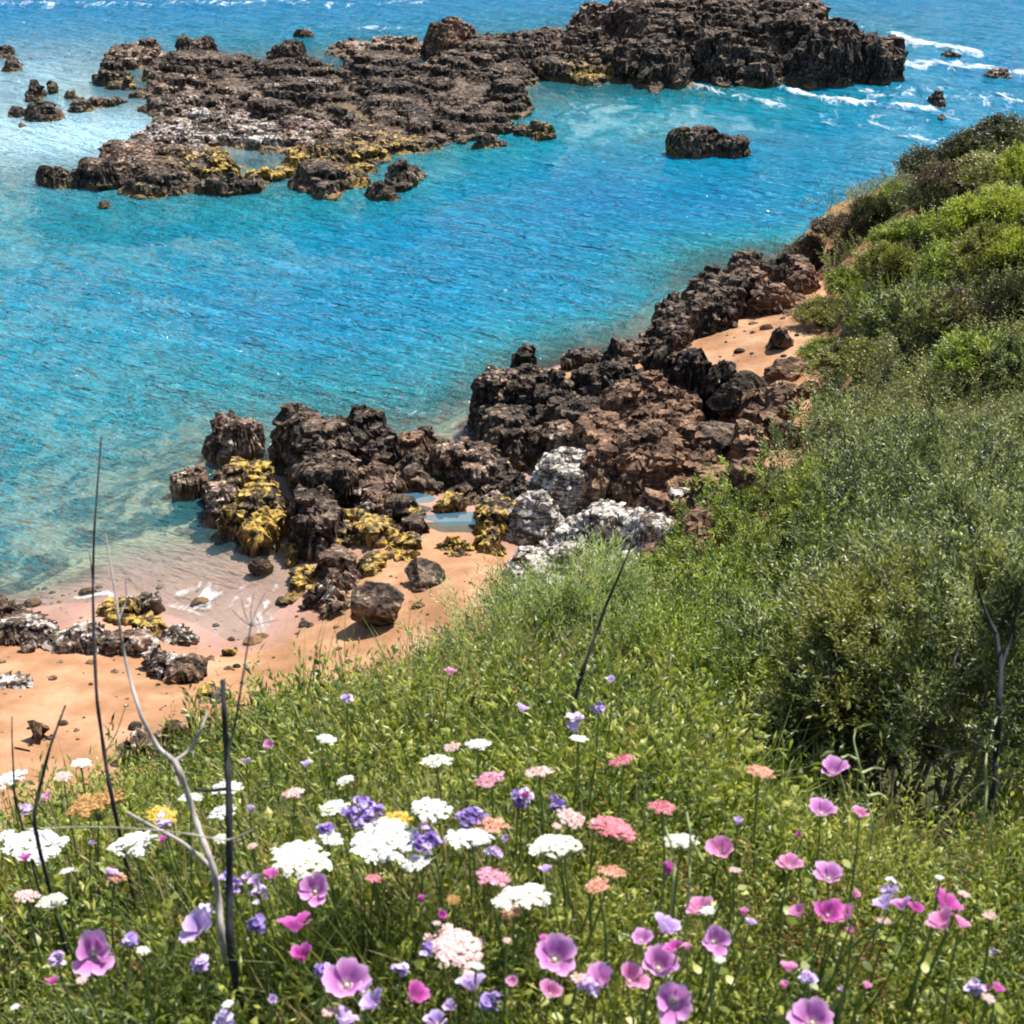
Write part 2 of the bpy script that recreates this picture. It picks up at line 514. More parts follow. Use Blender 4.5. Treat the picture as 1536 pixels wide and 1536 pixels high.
def hit(px, py, h=0.0, r0=.6, r1=70, surf=None):
    """point on the ray through a spot of the view that stands h above the ground"""
    d = ray(px, py)
    t = np.exp(np.linspace(math.log(r0), math.log(r1), 700))
    X = d[None, :] * t[:, None]; X[:, 2] += CAMZ
    g = (surf or base_z)(X[:, 0], X[:, 1]) + h
    i = np.argmax(X[:, 2] < g)
    if not (X[:, 2] < g).any():
        i = len(t) - 1
    return X[i], t[i]

# --- hillside mesh, polar
na, nr = 560, 420
azs = np.radians(np.linspace(-88, 92, na)); rs = np.exp(np.linspace(math.log(.25), math.log(62), nr))
A, R = np.meshgrid(azs, rs)
X = (np.sin(A) * R).ravel(); Y = (np.cos(A) * R).ravel()
Z = hill_z(X, Y)
ZS = shore_z(X, Y, False)
bare = np.zeros_like(X)
def bare_spot(px, py, rad, w=1.0):
    p, t = hit(px, py)
    return np.maximum(bare, w * np.exp(-((X - p[0]) ** 2 + (Y - p[1]) ** 2) / (rad * t / FPX) ** 2))
F = grid_faces(na, nr)
keep = (Z > ZS - .4)[F].any(axis=1)
bare = np.maximum(bare, 1.1 * sstep(2.6, 1.2, Z))
for s in [(1385,300,28),(1350,335,30),(1310,365,26),(1280,400,22),(1230,430,30),(1230,560,45),(1190,600,40),(1180,650,40),(1140,720,35),(1275,575,26),(1215,500,25)]:
    bare = bare_spot(*s)
V, F, at = compact(np.stack([X, Y, Z], 1), F[keep], {'bare': bare})
bare_of = (X, Y)
struct(obj('hillside', mesh_np('hillside', V, F, M_soil, True, at)))

# --- ground behind the camera
V = []
gx = np.linspace(-30, 40, 60); gy = np.linspace(-25, .05, 40)
GX, GY = np.meshgrid(gx, gy)
bz = 12.45 + .05 * pn(np.stack([GX.ravel(), GY.ravel(), 0 * GX.ravel()], 1), 2) + np.clip(-GY.ravel(), 0, 30) * .25 - np.clip(-GX.ravel() - 1, 0, 40) * .35
struct(obj('hilltop', mesh_np('hilltop', np.stack([GX.ravel(), GY.ravel(), bz - .1], 1), grid_faces(60, 40), M_soil, True, {'bare': np.zeros(2400)})))

# --- beach and seabed
na, nr = 620, 520
azs = np.radians(np.linspace(-62, 62, na)); rs = np.concatenate([np.exp(np.linspace(math.log(9), math.log(120), nr - 20)), np.linspace(130, 900, 20)])
A, R = np.meshgrid(azs, rs)
X = (np.sin(A) * R).ravel(); Y = (np.cos(A) * R).ravel()
Z = np.maximum(shore_z(X, Y), -14)
struct(obj('beach', mesh_np('beach', np.stack([X, Y, Z], 1), grid_faces(na, nr), M_sand)))

# ------------------------------------------------------------------ sea
FOAM = [
    ([(1160,105),(1300,140),(1500,150)], 24, .50), ([(1350,70),(1530,110)], 20, .45), ([(1200,180),(1530,190)], 16, .42), ([(1000,125),(1160,150)], 14, .45),  # foam streaks: polyline in view, half width in view px, strength
    ([(1150,85),(1190,95),(1240,92)], 9, 1.0), ([(1135,115),(1180,135),(1240,150),(1330,158),(1390,165)], 7, 1.05),
    ([(1135,118),(1160,108),(1200,115)], 8, .9), ([(1345,55),(1380,66),(1460,78)], 9, 1.1), ([(1340,62),(1400,72)], 8, .8),
    ([(1330,92),(1380,95),(1440,98),(1530,110)], 8, 1.0), ([(1360,98),(1430,104)], 6, .7), ([(990,112),(1050,130),(1110,148),(1180,162)], 4, .75),
    ([(1000,120),(1060,118),(1130,120)], 5, .5), ([(1180,130),(1260,125),(1330,132)], 6, .5),
    ([(1350,205),(1400,212),(1450,205)], 6, .6), ([(1420,140),(1480,150),(1530,152)], 5, .6), ([(1280,120),(1340,100)], 5, .55),
    ([(1180,200),(1300,190)], 4, .35), ([(0,5),(150,8),(330,4),(520,8),(640,2)], 6, .62), ([(480,40),(560,44),(600,44)], 4, .6), ([(330,8),(480,-2)], 4, .8),
    ([(310,905),(350,935),(410,935)], 15, .62), ([(240,885),(270,890),(300,878)], 3, .62), ([(320,950),(350,962),(395,950)], 8, .55),
    ([(700,505),(690,560),(700,600)], 3, .35), ([(960,478),(990,470)], 5, .4), ([(600,622),(680,618)], 3, .35),
]
def foam_field(X, Y):
    f = np.zeros_like(X)
    for pts, hw, st in FOAM:
        w = [at_z(px, py, 0)[0][:2] for px, py in pts]
        ts = [at_z(px, py, 0)[1] for px, py in pts]
        for (a, b, t) in zip(w[:-1], w[1:], ts):
            ab = b - a; L = (ab ** 2).sum()
            q = np.clip(((X - a[0]) * ab[0] + (Y - a[1]) * ab[1]) / L, 0, 1)
            d = np.hypot(X - a[0] - q * ab[0], (Y - a[1] - q * ab[1]) * .33)
            f = np.maximum(f, .74 * st * np.exp(-(d / (hw * 1.9 * t / FPX)) ** 2))
    return f
na, nr = 900, 760
azs = np.radians(np.linspace(-48, 48, na)); rs = np.concatenate([np.exp(np.linspace(math.log(15), math.log(130), nr - 20)), np.linspace(150, 2500, 20)])
A, R = np.meshgrid(azs, rs)
X = (np.sin(A) * R).ravel(); Y = (np.cos(A) * R).ravel()
Zs = shore_z(X, Y, False)
dep = np.clip(-Zs, 0, 12)
foam = foam_field(X, Y)
foam = np.maximum(foam, .62 * np.exp(-np.abs(Zs + .035) / np.where(Y > 30, .035, .016)))
c1, c2 = math.cos(-.58), math.sin(-.58)
P = np.stack([(X * c1 + Y * c2) * .22, (-X * c2 + Y * c1) * .75, 0 * X], 1)
amp = sstep(.15, 1.6, dep) * np.where(Y > 60, .22, .13)
Z = amp * fbm(P * 1.5, 4, 21, .6) + .22 * foam * (Y > 50) * (.6 + fbm(P * 3, 2, 4))
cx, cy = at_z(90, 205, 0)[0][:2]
calm_glare = np.exp(-(((X - cx) / 8.5) ** 2 + ((Y - cy) / 6) ** 2)) + .8 * np.exp(-(((X - at_z(20, 110, 0)[0][0]) / 6) ** 2 + ((Y - at_z(20, 110, 0)[0][1]) / 8) ** 2))
F = grid_faces(na, nr)
keep = (Zs < .12)[F].any(axis=1)
V, F, at = compact(np.stack([X, Y, Z], 1), F[keep], {'depth': dep, 'foam': foam, 'calm_glare': calm_glare})
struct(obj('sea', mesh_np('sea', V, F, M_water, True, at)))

# ------------------------------------------------------------------ rocks
TINT = {'d': (0, 0, .12), 'w': (.98, 0, 0), 'y': (0, .54, 0), 'b': (0, 0, .80), 'p': (.42, 0, .45), 'q': (0, .42, .25), 'c': (.25, 0, .6)}
def rock_mass(name, label, blobs, res, seed, rough=.35, zs=.56, floor=None, cat='rock', group=None, warp=.5, crag=.23, sc=1.0, edge=.6, flat=False):
    """a crag grown as a domed height field with steep broken sides, then pushed about in 3-D"""
    B = []
    for (px, py, rx, ry, zt, c) in blobs:
        if floor is None and zt > .6:
            zt = .6 + (zt - .6) * zs if zs > .65 else .12 + zt * zs
        p, t = at_z(px, py, zt)
        se = (CAMZ - zt) / math.hypot(p[0], p[1], CAMZ - zt)
        B.append((p[0], p[1], rx * t / FPX, ry * t / FPX / se, zt, c))
    B_ = np.array([b[:5] for b in B])
    m = 1.0 * sc
    x0, x1 = (B_[:, 0] - B_[:, 2]).min() - m, (B_[:, 0] + B_[:, 2]).max() + m
    y0, y1 = (B_[:, 1] - B_[:, 3]).min() - m, (B_[:, 1] + B_[:, 3]).max() + m
    nx, ny = int((x1 - x0) / res) + 2, int((y1 - y0) / res) + 2
    GX, GY = np.meshgrid(np.linspace(x0, x1, nx), np.linspace(y0, y1, ny))
    X = GX.ravel(); Y = GY.ravel()
    P = np.stack([X, Y, 0 * X + seed * 3.1], 1)
    wx = warp * sc * (fbm(P * .9 / sc, 4, seed)); wy = warp * sc * (fbm(P * .9 / sc + 40, 4, seed + 5))
    XW, YW = X + wx * 1.3, Y + wy * 1.3
    H = np.full(len(X), -1.0); top = np.zeros(len(X)); tint = np.zeros((len(X), 4)); tint[:, 3] = 1; wsum = np.full(len(X), 1e-4)
    for (bx, by, rx, ry, zt, c) in B:
        d = np.hypot((XW - bx) / rx, (YW - by) / ry)
        ed = edge * (1 + .7 * pn(P * .8 / sc + 3, seed + 60))
        pr = sstep(0, 1, np.clip((1.0 + ed * .5 - d) / (1.5 * ed), 0, 1))
        h = zt * (1 - (.10 if flat else .30) * d * d) * pr - .9 * (1 - pr)
        top = np.where(h > H, pr, top)
        H = np.maximum(H, h)
        w = np.exp(-(d / .85) ** 4) * (1.0 if c != 'd' else .8)
        tint[:, :3] += w[:, None] * np.array(TINT[c])
        wsum += w
    tint[:, :3] /= wsum[:, None]
    inside = sstep(-.6, .35, H)
    itop = inside * (.28 + .72 * sstep(.35, .95, top))
    # blocky cells with cracks between, tilted strata, ridged roughness
    d1, d2, cv = worley(np.stack([XW * 1.15 / sc + .5 * YW / sc, YW * .8 / sc], 1), seed)
    e1, e2, ev = worley(np.stack([XW * 3.1 / sc, YW * 2.3 / sc], 1) + 7, seed + 1)
    g1, g2, gv = worley(np.stack([XW * 7.5 / sc, YW * 6.0 / sc], 1) + 3, seed + 2)
    blk = (cv - .5) * .9 + (ev - .5) * .42 + (gv - .5) * .16
    crack = -.55 * (1 - sstep(0, .14, d2 - d1)) - .24 * (1 - sstep(0, .16, e2 - e1)) - .09 * (1 - sstep(0, .2, g2 - g1))
    if flat:
        cr = 1 - sstep(0, .10, d2 - d1); cr2 = 1 - sstep(0, .12, e2 - e1)
        H = H + inside * (.16 * (cv - .5) + .07 * (ev - .5) - .26 * cr - .10 * cr2 + .10 * fbm(P * np.array([.7, 2.2, 1]), 5, seed + 9, .6, True) - .03)
        itop = itop * .12
    H = H + itop * .62 * rough * sc * (blk * .9 + crack * .9 + .8 * fbm(P * 1.1 / sc, 5, seed + 9, .55, True) - .45 + .30 * fbm(P * 4.5 / sc, 3, seed + 12, .6, True))
    stp = .17 * sc
    tl = H + .18 * X * .5 + .10 * Y * .4
    q = np.floor(tl / stp) * stp + stp * sstep(.35, .95, tl / stp - np.floor(tl / stp))
    H = H + .8 * (q - tl) * inside
    # side push: overhangs and pits
    Hg = H.reshape(ny, nx)
    gy_, gx_ = np.gradient(Hg, (y1 - y0) / (ny - 1), (x1 - x0) / (nx - 1))
    nrm = np.stack([-gx_.ravel(), -gy_.ravel(), np.ones(len(X))], 1)
    nrm /= np.linalg.norm(nrm, axis=1)[:, None]
    Q = np.stack([X, Y, H * 1.4], 1)
    steep = 1 - nrm[:, 2]
    Q = Q + .3 * sc * np.stack([fbm(Q * .8 / sc, 2, seed + 50), fbm(Q * .8 / sc + 9, 2, seed + 51), fbm(Q * .6 / sc + 19, 2, seed + 52)], 1)
    L = Q * np.array([.95, .95, 4.2]) / sc
    dsp = crag * sc * (.6 + 1.5 * steep) * (fbm(L, 5, seed + 30, .66, True) - .35) + .55 * crag * sc * fbm(Q * np.array([5, 5, 9]) / sc, 3, seed + 40)
    n_ = nrm.copy(); n_[:, 2] *= .45
    nrm = n_
    V = np.stack([X, Y, H], 1) + nrm * (dsp * inside)[:, None]
    F = grid_faces(nx, ny)
    g = shore_z(X, Y, False) if floor is None else np.full(len(X), floor)
    keep = (H > g - .35)[F].any(axis=1) & (H > -.75)[F].any(axis=1)
    V, F, at = compact(V, F[keep], {'tint': tint})
    c = np.array([V[:, 0].mean(), V[:, 1].mean(), 0])
    o = obj(name, mesh_np(name, V - c, F, M_rock, False, at), None, c)
    tag(o, label, cat, group)
    return o

SH = 'crags of the shore'
rock_mass('rock_outcrop', 'rugged outcrop crusted with yellow weed at the left tip of the shore rocks', [
    (350,700,62,24,1.05,'q'),(318,732,42,26,.95,'c'),(385,735,42,36,.85,'y'),(335,772,38,16,.55,'q'),(398,785,32,26,.45,'y'),(287,705,16,14,.8,'c')], .032, 3, .36)
rock_mass('rock_outcrop', 'tall dark jagged outcrop with a black shaded wall, left of the shore rocks', [
    (440,618,58,26,2.0,'d'),(540,618,42,24,1.9,'d'),(490,645,82,30,1.8,'d'),(350,628,42,16,1.25,'c'),(330,645,22,12,.8,'c'),(562,655,46,24,1.6,'d'),(492,690,62,36,1.7,'d'),
    (475,738,40,34,1.45,'d'),(550,712,46,26,1.15,'c'),(474,785,28,26,1.1,'d')], .032, 11, .5)
rock_mass('rock_slab', 'low smooth brown rock slab with dark undercut front edge', [
    (695,668,82,26,1.15,'c'),(612,648,26,20,1.2,'b'),(765,640,52,20,1.3,'d'),(625,690,34,14,.85,'d'),(715,700,50,10,.85,'c')], .032, 17, .2, crag=.14, flat=True)
rock_mass('rock_outcrop', 'broad dark craggy headland of the shore with two black knobs on its seaward edge', [
    (795,558,82,32,2.2,'d'),(785,517,18,10,2.7,'d'),(738,568,30,32,2.0,'d'),(732,600,22,22,1.4,'p'),(905,545,66,26,2.0,'d'),(917,515,24,10,2.5,'d'),(860,598,88,30,1.7,'d'),(775,612,66,24,1.6,'d'),
    (840,640,60,18,1.5,'c'),(950,520,46,16,1.2,'d'),(985,500,30,14,1.1,'d'),(880,520,40,14,1.2,'d'),(800,600,120,44,1.2,'d'),(910,560,130,36,1.35,'d')], .032, 23, .45)
rock_mass('rock_shelf', 'rust brown layered rock shelf sloping up to the green hillside', [
    (990,650,150,64,1.5,'b'),(980,570,90,40,1.6,'b'),(930,620,105,36,1.5,'b'),(1010,600,75,25,1.45,'b'),(905,672,85,28,1.3,'b'),(1000,680,88,36,1.3,'b'),(1015,735,62,28,1.4,'b'),(970,645,60,20,1.65,'d'),(1040,640,40,14,1.6,'d'),(1085,700,40,24,1.9,'b'),(1130,640,30,26,2.0,'b'),(1050,770,50,26,1.9,'b'),(990,815,50,24,1.7,'b'),(1120,590,40,16,1.7,'b'),(1165,620,36,26,2.0,'b'),(1180,580,30,20,1.9,'b'),(1140,690,44,30,2.1,'b'),(1090,740,50,30,2.0,'b'),(1040,800,40,26,1.9,'b')], .034, 29, .36, zs=1.15)
rock_mass('low_rock_shelf', 'low dark brown shelf lying between the tall outcrop, the slab and the broad dark rocks', [
    (560,740,70,40,.75,'c'),(640,700,110,30,.85,'d'),(740,700,80,30,.95,'d'),(640,640,60,16,.7,'d'),(690,720,60,20,.8,'c'),(520,790,50,30,.7,'q'),(775,700,50,34,1.15,'d'),(740,740,40,30,.9,'c'),(600,760,60,20,.5,'q')], .03, 31, .42, edge=1.0)
RUB = rock_mass('rubble_slope', 'brown rubble and ledges where the rock shelf runs into the green slope', [
    (1150,640,50,40,1.7,'b'),(1120,700,60,36,1.7,'b'),(1180,590,40,26,1.6,'b'),(1175,545,34,24,1.7,'b'),(1090,560,40,16,1.6,'b'),(1185,500,20,22,1.7,'c'),(1070,760,60,34,1.7,'b'),(1030,820,60,30,1.6,'b'),(1080,660,50,30,1.5,'c'),(1100,570,50,16,1.5,'b')], .032, 33, .5, zs=1, edge=1.1)
RUB['kind'] = 'stuff'
rock_mass('rock_crag', 'steep dark crag beside the sand pocket, farthest of the shore rocks', [
    (1125,402,55,17,2.9,'c'),(1065,438,55,28,2.5,'d'),(1150,432,34,32,2.5,'b'),(1020,482,42,28,1.8,'d'),(1085,420,50,22,2.8,'d'),(1180,440,26,34,2.0,'b'),(1200,405,26,22,2.2,'b'),(1190,480,20,20,1.7,'b'),(1010,455,30,24,1.2,'d'),(1185,388,36,14,1.8,'d'),(1130,385,60,12,1.6,'d'),(1070,405,50,12,1.4,'d')], .034, 37, .5)
rock_mass('rock_ledge', 'row of black broken blocks in front of the sand pocket', [
    (985,528,34,13,2.0,'d'),(1035,532,40,16,2.1,'d'),(1078,545,28,13,2.0,'d'),(1010,552,50,14,1.7,'d')], .032, 41, .5, zs=1.05)
rock_mass('white_rock', 'large bleached and cracked white rock field above the green bush', [
    (845,688,90,34,1.15,'w'),(900,760,140,54,1.1,'w'),(985,785,84,54,1.25,'w'),(940,832,100,48,1.05,'w'),(1015,745,44,28,1.45,'p'),(795,745,66,36,.9,'w'),(1035,840,44,30,1.45,'c'),(860,810,70,40,.95,'w')], .026, 47, .5, zs=1, edge=.9, crag=.12, flat=True, warp=.3)
rock_mass('white_rock', 'pale slanting rock slab at the edge of the orange sand pocket', [
    (800,830,72,54,1.0,'w'),(782,880,52,44,.95,'w'),(850,880,72,44,1.05,'w')], .026, 53, .4, zs=1, edge=.7, crag=.10, flat=True, warp=.25)
rock_mass('pool_rock', 'yellow crusted rocks around the little tide pools', [
    (570,790,40,14,.65,'y'),(552,835,28,24,.55,'q'),(680,805,56,9,.6,'y'),(735,800,22,20,.6,'y'),(675,744,28,10,.75,'y'),(745,757,34,20,.95,'q'),(630,772,22,10,.75,'d'),
    (605,822,42,12,.5,'y'),(690,825,40,8,.5,'q'),(545,765,20,12,.7,'q'),(600,800,26,12,.6,'q')], .03, 59, .30, warp=.3)
rock_mass('finger_rock', 'narrow brown rock spur running down onto the beach', [
    (500,828,26,20,1.05,'c'),(512,862,28,22,.95,'c'),(500,895,26,16,.65,'c'),(535,885,14,14,.4,'c')], .03, 61, .32)
rock_mass('yellow_ledge', 'low ledge of bright yellow weed at the edge of the wet sand', [
    (435,815,16,22,.28,'y'),(450,860,20,28,.25,'y'),(425,890,26,10,.16,'y'),(475,880,14,16,.25,'y')], .03, 67, .18, warp=.3)
# beach rocks on the left
rock_mass('beach_rock', 'long low grey rock on the beach with a black shaded foot', [
    (60,930,46,16,.75,'p'),(120,942,60,16,.78,'p'),(185,958,44,13,.72,'c'),(45,918,30,10,.7,'c')], .026, 71, .30, zs=1, edge=.5, warp=.3)
rock_mass('beach_rock', 'pale pitted rock on the sand right of the long grey rock', [
    (243,986,34,12,1.0,'p'),(272,1002,34,13,.98,'c'),(225,976,18,10,.95,'p')], .024, 73, .26, zs=1, edge=.5, warp=.3)
rock_mass('beach_rock', 'yellow weed covered rock at the water edge by the tall dry stalks', [
    (190,925,34,9,.32,'y'),(235,930,26,14,.35,'q'),(265,948,30,7,.35,'p'),(170,905,26,7,.2,'q')], .026, 79, .2)
rock_mass('beach_rock', 'grey rock with yellow top standing in the shallow water', [(205,898,20,7,.35,'q'),(222,902,12,6,.3,'p')], .024, 83, .2)
rock_mass('beach_rock', 'brown rocks stacked at the left edge of the beach', [
    (8,900,36,20,.8,'c'),(18,935,30,14,.75,'p'),(-20,890,36,24,.9,'c')], .026, 89, .36, zs=1, warp=.3)
rock_mass('beach_rock', 'flat grey stone lying on the sand at the left edge', [(12,1016,30,9,1.15,'p'),(-5,1020,22,8,1.15,'p')], .024, 97, .2, zs=1, warp=.3)
rock_mass('beach_rock', 'small yellow-green stone lying half under the grass edge', [(316,1028,24,8,1.2,'q'),(340,1040,18,8,1.25,'d')], .024, 101, .24, zs=1, warp=.3)
rock_mass('rock_ledge', 'flat sandy brown ledge in the hollow of the sand at the far left', [
    (60,1075,60,14,1.8,'b'),(25,1095,46,16,1.8,'b')], .024, 105, .16, zs=1, edge=1.2)
rock_mass('beach_rock', 'brown stones piled at the top of the sand below the meadow', [
    (250,1090,34,10,2.1,'c'),(285,1083,26,8,2.1,'d'),(210,1098,36,11,2.1,'c')], .024, 103, .3, zs=1, warp=.3)
# far reef
rock_mass('reef', 'front arm of the reef with yellow weed along its middle', [
    (85,250,40,10,.75,'d'),(150,240,60,16,1.1,'d'),(230,252,70,18,1.15,'d'),(195,218,60,15,1.0,'c'),(270,205,80,15,.9,'p'),(310,238,80,12,.6,'y'),(390,245,60,14,.55,'y'),
    (330,262,90,10,.8,'d'),(490,210,50,24,1.6,'d'),(480,245,56,20,1.2,'d'),(612,238,44,13,1.2,'d'),(587,268,24,11,.7,'d'),(545,262,30,10,.35,'y'),(425,225,30,14,.8,'q'),(540,205,34,14,1.0,'d'),(230,235,150,26,.6,'c'),(330,190,170,34,.42,'p'),(480,190,190,34,.5,'c'),(600,205,110,24,.4,'q'),(400,250,150,22,.35,'y'),(520,240,90,34,.5,'q')], .06, 107, .24, zs=.62, warp=.6, crag=.16, sc=2.0, edge=.8)
rock_mass('reef_flat', 'pale pink flat of bleached rock inside the reef', [
    (370,190,66,9,.45,'w'),(290,163,40,6,.45,'w'),(400,205,40,7,.4,'w'),(330,200,50,8,.4,'p')], .07, 109, .2, warp=.6, sc=1.3)
rock_mass('reef', 'long dark middle reef stretching across the bay', [
    (190,66,56,11,1.5,'c'),(168,86,36,12,1.5,'d'),(300,82,110,16,1.4,'d'),(430,92,110,18,1.5,'d'),(560,88,110,22,1.7,'d'),(690,80,100,22,1.9,'c'),(600,122,150,22,1.5,'d'),
    (450,120,90,14,1.5,'p'),(400,148,110,16,1.3,'d'),(265,118,80,12,1.0,'c'),(280,150,70,16,.9,'p'),(760,118,56,22,2.0,'d'),(700,160,90,20,1.5,'d'),(620,180,70,14,1.1,'d'),(480,165,80,12,1.0,'d'),
    (800,180,26,9,.8,'q'),(730,200,60,7,.7,'d'),(610,203,50,6,.4,'y'),(170,120,36,7,.4,'q'),(160,150,50,7,.25,'c'),(400,120,240,40,.8,'d'),(640,140,190,50,.9,'d'),(300,150,130,22,.6,'c'),(560,60,120,14,.9,'c'),(720,100,120,50,1.0,'d')], .065, 113, .24, zs=.58, warp=.65, crag=.16, sc=2.1, edge=.8)
rock_mass('reef', 'far dark reef joining the headland, with brown weed at its foot', [
    (790,48,90,17,2.0,'c'),(740,58,80,16,2.0,'d'),(870,45,70,16,2.3,'d'),(920,62,70,16,2.0,'d'),(880,90,60,12,1.1,'q'),(960,92,60,12,1.0,'q'),(840,82,40,14,1.3,'d'),(900,112,80,8,.35,'y'),(990,105,60,6,.2,'y'),(840,65,150,34,1.0,'d')], .065, 127, .26, zs=.6, warp=.65, crag=.16, sc=2.1, edge=.8)
rock_mass('headland', 'high black walled headland at the top of the photo with surf at its foot', [
    (985,0,100,16,3.5,'c'),(1090,4,110,20,3.7,'d'),(1180,14,80,16,3.8,'d'),(1180,0,90,16,4.0,'c'),(1000,26,90,15,3.0,'d'),(1080,45,90,16,2.6,'d'),(1240,34,50,14,3.3,'d'),(1290,52,34,10,2.5,'d'),(1325,62,20,9,1.8,'d'),
    (1130,60,60,20,2.0,'d'),(985,60,60,18,2.2,'d'),(900,8,50,12,3.0,'c')], .07, 131, .45, zs=.72, warp=1.1, crag=.3, sc=1.6, edge=.6)
rock_mass('sea_rock', 'flat dark islet rock alone in the blue bay', [
    (1050,192,46,8,.95,'d'),(1095,204,38,7,.7,'d'),(1020,188,16,7,1.1,'q')], .05, 137, .3, floor=-.4, warp=.4)
rock_mass('reef_boulder', 'black block on the seaward rim of the reef, left one', [(300,58,36,8,1.2,'d'),(270,56,16,8,1.3,'d')], .06, 139, .4, floor=-.4, warp=.6, edge=.9)
rock_mass('reef_boulder', 'black block on the seaward rim of the reef, middle one', [(433,64,29,8,1.3,'d'),(415,66,20,7,1.1,'d')], .06, 149, .35, floor=-.4, warp=.6, edge=.9)
rock_mass('reef_boulder', 'rounded tan topped block standing above the reef against the sea', [(676,28,36,12,1.9,'b'),(660,36,24,10,1.6,'d'),(700,38,16,8,1.5,'c')], .06, 151, .35, floor=-.4, warp=.6, edge=.8)
rock_mass('sea_rock', 'thin dark rock awash beyond the reef', [(453,42,20,3,.5,'d')], .06, 157, .25, floor=-.4, warp=.3)
for (px, py, rx, ry, z, lab) in [
        (65,152,30,6,.7,'longest of the small dark rocks in the pale lagoon'),
        (115,148,26,5,.5,'low dark rock in the pale lagoon next to the reef'),
        (50,120,12,7,.8,'brown stub of rock standing alone in the pale lagoon'),
        (78,124,7,4,.4,'smaller dark stone right of the brown stub in the lagoon'),
        (22,160,16,5,.4,'dark rock at the left end of the lagoon row'),
        (15,85,16,6,.6,'dark rock at the left edge beyond the lagoon'),
        (8,68,12,4,.5,'topmost dark rock at the left edge of the photo'),
        (104,134,7,3,.35,'tiny dark stone above the low lagoon rock'),
        (32,178,6,3,.3,'tiny dark stone below the lagoon row'),
        (1407,134,13,6,.7,'dark rock in the surf of the open water at right'),
        (1425,76,20,3,.35,'flat rock awash in the white surf by the headland'),
        (1500,103,26,4,.4,'flat brown rock awash in the surf at the right edge'),
        (1412,170,6,2,.3,'tiny rock awash below the dark surf rock'),
        (155,298,14,4,.3,'tiny dark stone in front of the reef tip')]:
    rock_mass('sea_rock', lab, [(px, py, rx * 1.4, ry * 1.4, z, 'd' if py != 103 else 'c')], .05, 160 + px, .16, floor=-.4, warp=.3, edge=.95)

# loose boulders: chipped ico blocks
def ico(sub):
    import bmesh
    bm = bmesh.new(); bmesh.ops.create_icosphere(bm, subdivisions=sub, radius=1)
    V = np.array([v.co[:] for v in bm.verts]); F = np.array([[v.index for v in f.verts] for f in bm.faces]); bm.free()
    return V, F
IV, IF = ico(5)
def boulder(px, py, wpx, hpx, dz, label, seed, tint='d', name='boulder', sharp=0, zb=None):
    r_ = np.random.default_rng(seed)
    base, t = hit(px, py + hpx * .5)
    V = IV.copy()
    for _ in range(14 if not sharp else 9):
        n = r_.normal(size=3); n /= np.linalg.norm(n)
        lim = r_.uniform(.55, .85)
        d = V @ n
        V = V - np.maximum(d - lim, 0)[:, None] * n
    if sharp:   # wedge shape
        for n, lim in ((np.array([.55, -.2, .8]), .28), (np.array([-.75, -.3, .55]), .42)):
            n = n / np.linalg.norm(n); d = V @ n
            V = V - np.maximum(d - lim, 0)[:, None] * n
    n = V / np.linalg.norm(V, axis=1)[:, None]
    V = V + n * (.16 * fbm(V * 1.6 + seed, 5, seed, .55, True) - .08 + .05 * fbm(V * 6, 3, seed + 3))[:, None]
    w = wpx * t / FPX / 2
    h = dz
    V = V * np.array([w / .9, w * .85, h * .62])
    tn = np.zeros((len(V), 4)); tn[:, :3] = TINT[tint]; tn[:, 3] = 1
    o = obj(name, mesh_np(name, V, IF, M_rock, False, {'tint': tn}), None, (base[0], base[1] + w * .5, base[2] + h * .33))
    tag(o, label, 'rock')
    return o
boulder(560, 922, 92, 50, .85, 'large black boulder on the orange sand below the rock spur', 5)
boulder(634, 870, 64, 26, .62, 'black wedge shaped stone on the orange sand', 9, sharp=1)
boulder(392, 858, 38, 18, .42, 'small black stone standing in the pink wet sand', 12)
boulder(470, 908, 34, 12, .28, 'dark stone at the foot of the rock spur, left of the boulder', 15)
boulder(1108, 605, 92, 56, 1.1, 'biggest black boulder on the brown shelf below the sand pocket', 21)
boulder(1072, 665, 84, 50, 1.0, 'black boulder on the brown shelf nearest the shrubs', 24)
boulder(1118, 668, 34, 28, .6, 'smaller black boulder touching the hillside soil', 27)
boulder(1035, 655, 40, 24, .55, 'low black stone left of the shelf boulder', 28)
boulder(1168, 515, 38, 26, .7, 'dark boulder at the right rim of the sand pocket', 31)
boulder(1180, 560, 60, 24, .5, 'brown stone between sand pocket and hillside', 33, 'b')
boulder(1215, 590, 34, 18, .4, 'tan stone in the soil above the brown shelf', 34, 'b')
boulder(1240, 560, 30, 16, .35, 'pale stone on the orange soil under the far shrubs', 35, 'p')
boulder(40, 968, 26, 26, .35, 'small upright grey stone in front of the long rock', 36, 'p')
boulder(345, 980, 24, 10, .16, 'flat mossy stone on the sand by the foam', 37, 'q')
boulder(455, 912, 16, 8, .12, 'little brown stone on the wet sand edge', 38, 'c')

